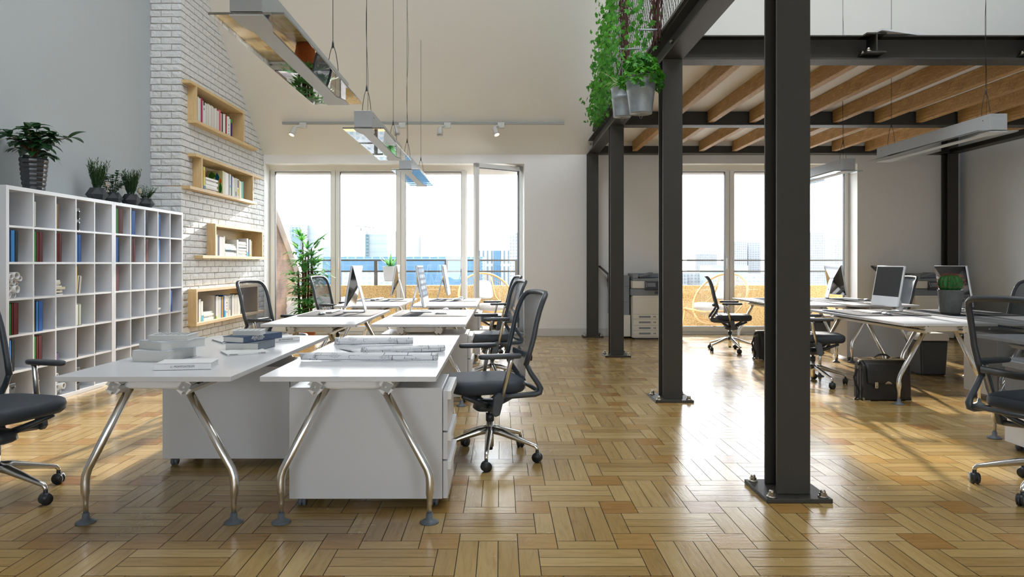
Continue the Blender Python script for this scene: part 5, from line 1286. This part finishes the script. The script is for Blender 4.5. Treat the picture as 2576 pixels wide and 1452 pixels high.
# ================================================================ briefcases
def make_case(label):
    t=thing('briefcase',label,'briefcase',(0,0,0),0,'black leather briefcases with two locks'); W,Dp,H=.43,.19,.36
    b=MB(); b.ext([(0,.004),(Dp,.004),(Dp,.10),(Dp-.02,H-.03),(Dp/2+.02,H-.005),(Dp/2-.03,H-.005),(.012,H-.04),(0,.12)],'x',0,W); b.build('body',m_leather,t,bevel=.012,seg=3,fix=True)
    b=MB(); 
    for y in (.045,.09,.135): b.box(-.004,W+.004,y-.002,y+.002,.01,H-.07)
    b.build('gusset',m_leather,t)
    b=MB(); pr=[(Dp/2+.02,H+.004),(Dp/2-.03,H+.004),(.02,H-.022),(-.006,H-.07),(-.012,.165),(-.010,.155)]
    def flap(u,v):
        k=v*5; i=min(4,int(k)); f=k-i; y=pr[i][0]*(1-f)+pr[i+1][0]*f; z=pr[i][1]*(1-f)+pr[i+1][1]*f; ins=.02+.018*max(0,v-.5)*2*(1 if v<.93 else 1.6); return (ins+u*(W-2*ins)-.0+(.0),y,z)
    b.grid(flap,12,20); fl=b.build('flap',m_leather,t); so=fl.modifiers.new('s','SOLIDIFY'); so.thickness=.004; so.offset=1
    b=MB(); b.box(.006,W-.006,Dp/2-.028,Dp/2+.028,H-.002,H+.010); b.build('top_frame',m_brass,t,bevel=.002)
    b=MB(); b.tube([(W/2-.078,Dp/2,H+.010),(W/2-.066,Dp/2,H+.030),(W/2-.035,Dp/2,H+.047),(W/2,Dp/2,H+.052),(W/2+.035,Dp/2,H+.047),(W/2+.066,Dp/2,H+.030),(W/2+.078,Dp/2,H+.010)],[.006,.006,.009,.010,.009,.006,.006],8); hd=b.build('handle',m_leather,t)
    for x in (W/2-.078,W/2+.078): b=MB(); b.box(x-.010,x+.010,Dp/2-.008,Dp/2+.008,H+.008,H+.024); b.build('handle_ring',m_brass,hd)
    for x in (.105,W-.115):
        b=MB(); b.ext([(x-.014,.175),(x-.014,.125),(x-.009,.118),(x+.009,.118),(x+.014,.125),(x+.014,.175)],'y',-.020,-.012); l=b.build('lock',m_brass,t,bevel=.002)
        b=MB(); b.cyl((x,-.0205,.137),(x,-.0212,.137),.004,n=10); b.build('keyhole',m_black,l)
    b=MB(); x=W/2; n=[(x-.03,.158),(x+.03,.158),(x+.028,.164),(x+.008,.180),(x,.182),(x-.008,.180),(x-.028,.164)]; b.ext(n,'y',-.016,-.012); lg=b.build('badge',m_brass,t)
    text('SAMSON',.010,colm(120,30,26),lg,(x,-.0165,.1625),(PI/2,0,0)); b=MB(); b.cyl((x,-.0165,.174),(x,-.0172,.174),.0022,n=8); b.build('badge_stud',m_black,lg)
    for x0,x1,c in ((.0,.055,0),(W-.055,W,1)):
        b=MB(); b.box(x0-.002,x1+.002,-.004,.004,-.0,.008); xx=x0 if c==0 else x1; b.box(xx-.004,xx+.004,-.004,.012,0,.03); b.build('corner_guard',m_brass,t)
    b=MB(); sec=[(1,.12),(-1,.12),(-1,-.12),(1,-.12)]
    b.tube([(.0,.07,H-.01),(-.02,.07,H-.05),(-.045,.06,H-.12),(-.06,.06,.21),(-.045,.06,.14),(-.02,.06,.10),(-.015,.06,.075),(-.03,.05,.04),(-.055,.05,.008),(-.02,.05,.006)],.011,4,sec=sec,up=(0,1,0),sm=False); st=b.build('shoulder_strap',m_leather,t)
    b=MB(); b.tube([(.002,.07,H-.005),(-.016,.07,H-.042),(-.03,.065,H-.085)],.008,6,sec=sec,up=(0,1,0),sm=False); b.build('strap_clip',m_bolt,st)
    return t
cs=make_case('black leather briefcase with two metal locks, on the floor beneath the desk'); cs.location=(3.29,6.32,0)
dup(cs,(3.335,9.04,0),0,'black briefcase half hidden behind the nearest steel column')
# ================================================================ waste bins
def make_bin(label):
    t=thing('waste_bin',label,'bin',(0,0,0),0,'dark waste bins with pale lids'); W,Dp=.315,.26
    b=MB(); o=[(.02,.01),(W-.02,.01),(W-.02,Dp-.01),(.02,Dp-.01)]; i=[(0,0),(W,0),(W,Dp),(0,Dp)]
    b.add([(x,y,.0) for x,y in o]+[(x,y,.385) for x,y in i],[(3,2,1,0),(4,5,6,7),(0,1,5,4),(1,2,6,5),(2,3,7,6),(3,0,4,7)]); b.build('body',m_dark,t,bevel=.02,seg=3)
    b=MB(); b.ext([(-.006,.387),(W+.006,.387),(W+.006,.43),(W-.012,.462),(W-.05,.472),(.05,.472),(.012,.462),(-.006,.43)],'y',-.006,Dp+.006); b.build('lid',m_printwhite,t,bevel=.008)
    return t
wb=make_bin('black waste bin with a pale lid behind the chrome legs and briefcase'); wb.location=(4.66,7.75,0)
dup(wb,(4.665,10.38,0),0,'dark waste bin far under the mezzanine, beneath the rear desks')
# ================================================================ round cane lounge chairs on the balcony
def make_circle(label):
    t=thing('circle_chair',label,'lounge chair',(0,0,0),0,'round cane lounge chairs on the balcony')  # faces -Y
    c=Vector((0,.25,.60)); A=.54; Bm=.60; tilt=R(52)
    up=Vector((0,math.cos(tilt),math.sin(tilt))); sd=Vector((1,0,0)); nr=Vector((0,-math.sin(tilt),math.cos(tilt)))
    ring=[c+sd*A*math.cos(2*PI*i/40)+up*Bm*math.sin(2*PI*i/40) for i in range(40)]
    b=MB(); b.tube(ring,.020,8,closed=True); b.build('hoop',m_rattan,t)
    b=MB()
    b.tube([(-.46,-.22,.40),(0,-.30,.36),(.46,-.22,.40)],.020,8); b.tube([(-.40,.12,.20),(0,.2,.16),(.40,.12,.20)],.018,8)
    for s in (-1,1): b.tube([(s*.47,-.24,.40),(s*.42,.10,.22),(s*.30,.62,.012)],.020,8); b.tube([(s*.46,-.20,.42),(s*.44,-.36,.012)],.017,8); b.tube([(s*.42,.0,.30),(s*.20,.34,.62),(s*.16,.52,1.0)],.013,6)
    b.build('frame',m_rattan,t)
    b=MB()
    for i in range(41):
        a=R(4+i*172/40); p=c+sd*A*math.cos(a)+up*Bm*math.sin(a); q=Vector((.34*math.cos(a)*1.0,.14,.27)); mid=(p+q)/2-nr*.07
        b.tube([p,mid,q],.004,3,caps=False)
    for r in (.2,.32,.44,.56,.68,.8,.9):
        pts=[]
        for i in range(17):
            a=R(10+i*10); p=c+sd*A*math.cos(a)+up*Bm*math.sin(a); q=Vector((.34*math.cos(a),.14,.27)); pts.append(q.lerp(p,r)-nr*.14*r*(1-r)*2)
        b.tube(pts,.0035,3,caps=False)
    b.build('cord_net',m_cord,t)
    b=MB(); b.T=Matrix.Translation((0,-.05,.36))@Matrix.Rotation(R(-16),4,'X'); b.slab(0,.0,.30,.28,[(0,.05),(.02,.01),(.06,0),(.10,.01),(.12,.06)],3.5,32); b.build('seat_cushion',m_cushion,t)
    b=MB(); b.T=Matrix.Translation((0,.44,.66))@Matrix.Rotation(R(52),4,'X'); b.slab(0,.08,.17,.22,[(0,.04),(.02,.01),(.045,0),(.07,.01),(.085,.05)],3.5,32); b.build('head_cushion',m_cushion,t)
    return t
cc=make_circle('round cane lounge chair on the balcony behind the open window'); cc.location=(-.22,13.25,-.019); cc.rotation_euler=(0,0,R(14))
dup(cc,(4.02,13.25,-.019),R(-48),'round cane lounge chair on the balcony beyond the second window')
# striped white slats beside the palm outside
b=MB()
for i in range(15): b.ext([(-.55+i*.075,.0),(-.52+i*.075,.0),(-.20+i*.075,.62),(-.23+i*.075,.62)],'y',0,.02)
b.box(-.55,.86,.02,.035,.0,.62)
o=tag(b.build('slatted_screen',M('slat_white',srgb(226,224,222),.6)),'low white slatted screen on the balcony seen through the palm leaves','screen'); o.location=(-3.85,13.4,-.019)
# ================================================================ light and camera
w=bpy.data.worlds.new('world'); S.world=w; w.use_nodes=True; bg=w.node_tree.nodes['Background']
bg.inputs[0].default_value=(.90,.95,1.0,1); bg.inputs[1].default_value=WORLD
def sun(name,az,el,st,col,ang):
    d=bpy.data.lights.new(name,'SUN'); d.energy=st; d.color=col; d.angle=math.radians(ang)
    o=bpy.data.objects.new(name,d); COL.objects.link(o)
    v=Vector((-math.sin(az)*math.cos(el),-math.cos(az)*math.cos(el),-math.sin(el)))
    o.rotation_euler=v.to_track_quat('-Z','Y').to_euler(); o.location=(3,13,8); return o
sun('sun',math.radians(6),math.radians(18.5),SUN,(1,.94,.86),1.2)
def portal(x,y,z,sx,sy,rot):
    d=bpy.data.lights.new('window_portal','AREA'); d.shape='RECTANGLE'; d.size=sx; d.size_y=sy; d.cycles.is_portal=True
    o=bpy.data.objects.new('window_portal',d); COL.objects.link(o); o.location=(x,y,z); o.rotation_euler=rot
for x0,x1 in (W1,W2): portal((x0+x1)/2,WY+T+.02,WT/2,x1-x0,WT,(PI/2,0,PI))
for a,c in added_skylights: portal((a+c)/2,(sy0+sy1)/2,roofz((sy0+sy1)/2)+.27,c-a,math.hypot(sy1-sy0,roofz(sy1)-roofz(sy0)),(math.atan(RS),0,0))
for a,c in added_rear_wins: portal((a+c)/2,BY-.27,1.62,c-a,2.25,(PI/2,0,0))
for o in COL.objects:
    if o.type=='LIGHT' and o.name.startswith('window_portal'):
        pass
cam=bpy.data.cameras.new('camera'); co=bpy.data.objects.new('camera',cam); COL.objects.link(co)
co.location=(0,0,CH); co.rotation_euler=(PI/2,0,0)
cam.sensor_width=36; cam.lens=F*36/2576; cam.shift_x=(1288-VX)/2576; cam.shift_y=-(726-HY)/2576; cam.clip_end=3000; cam.clip_start=.05
S.camera=co
S.view_settings.view_transform='Standard'; S.view_settings.look='None'; S.view_settings.gamma=1; S.view_settings.exposure=EXPO
S.view_settings.use_curve_mapping=False
S.cycles.use_denoising=True
S.cycles.max_bounces=6; S.cycles.diffuse_bounces=3; S.cycles.glossy_bounces=4; S.cycles.transparent_max_bounces=16; S.cycles.transmission_bounces=2
S.cycles.use_adaptive_sampling=True; S.cycles.adaptive_threshold=.06; S.cycles.use_light_tree=False
S.cycles.sample_clamp_indirect=8; S.cycles.caustics_reflective=False; S.cycles.caustics_refractive=False
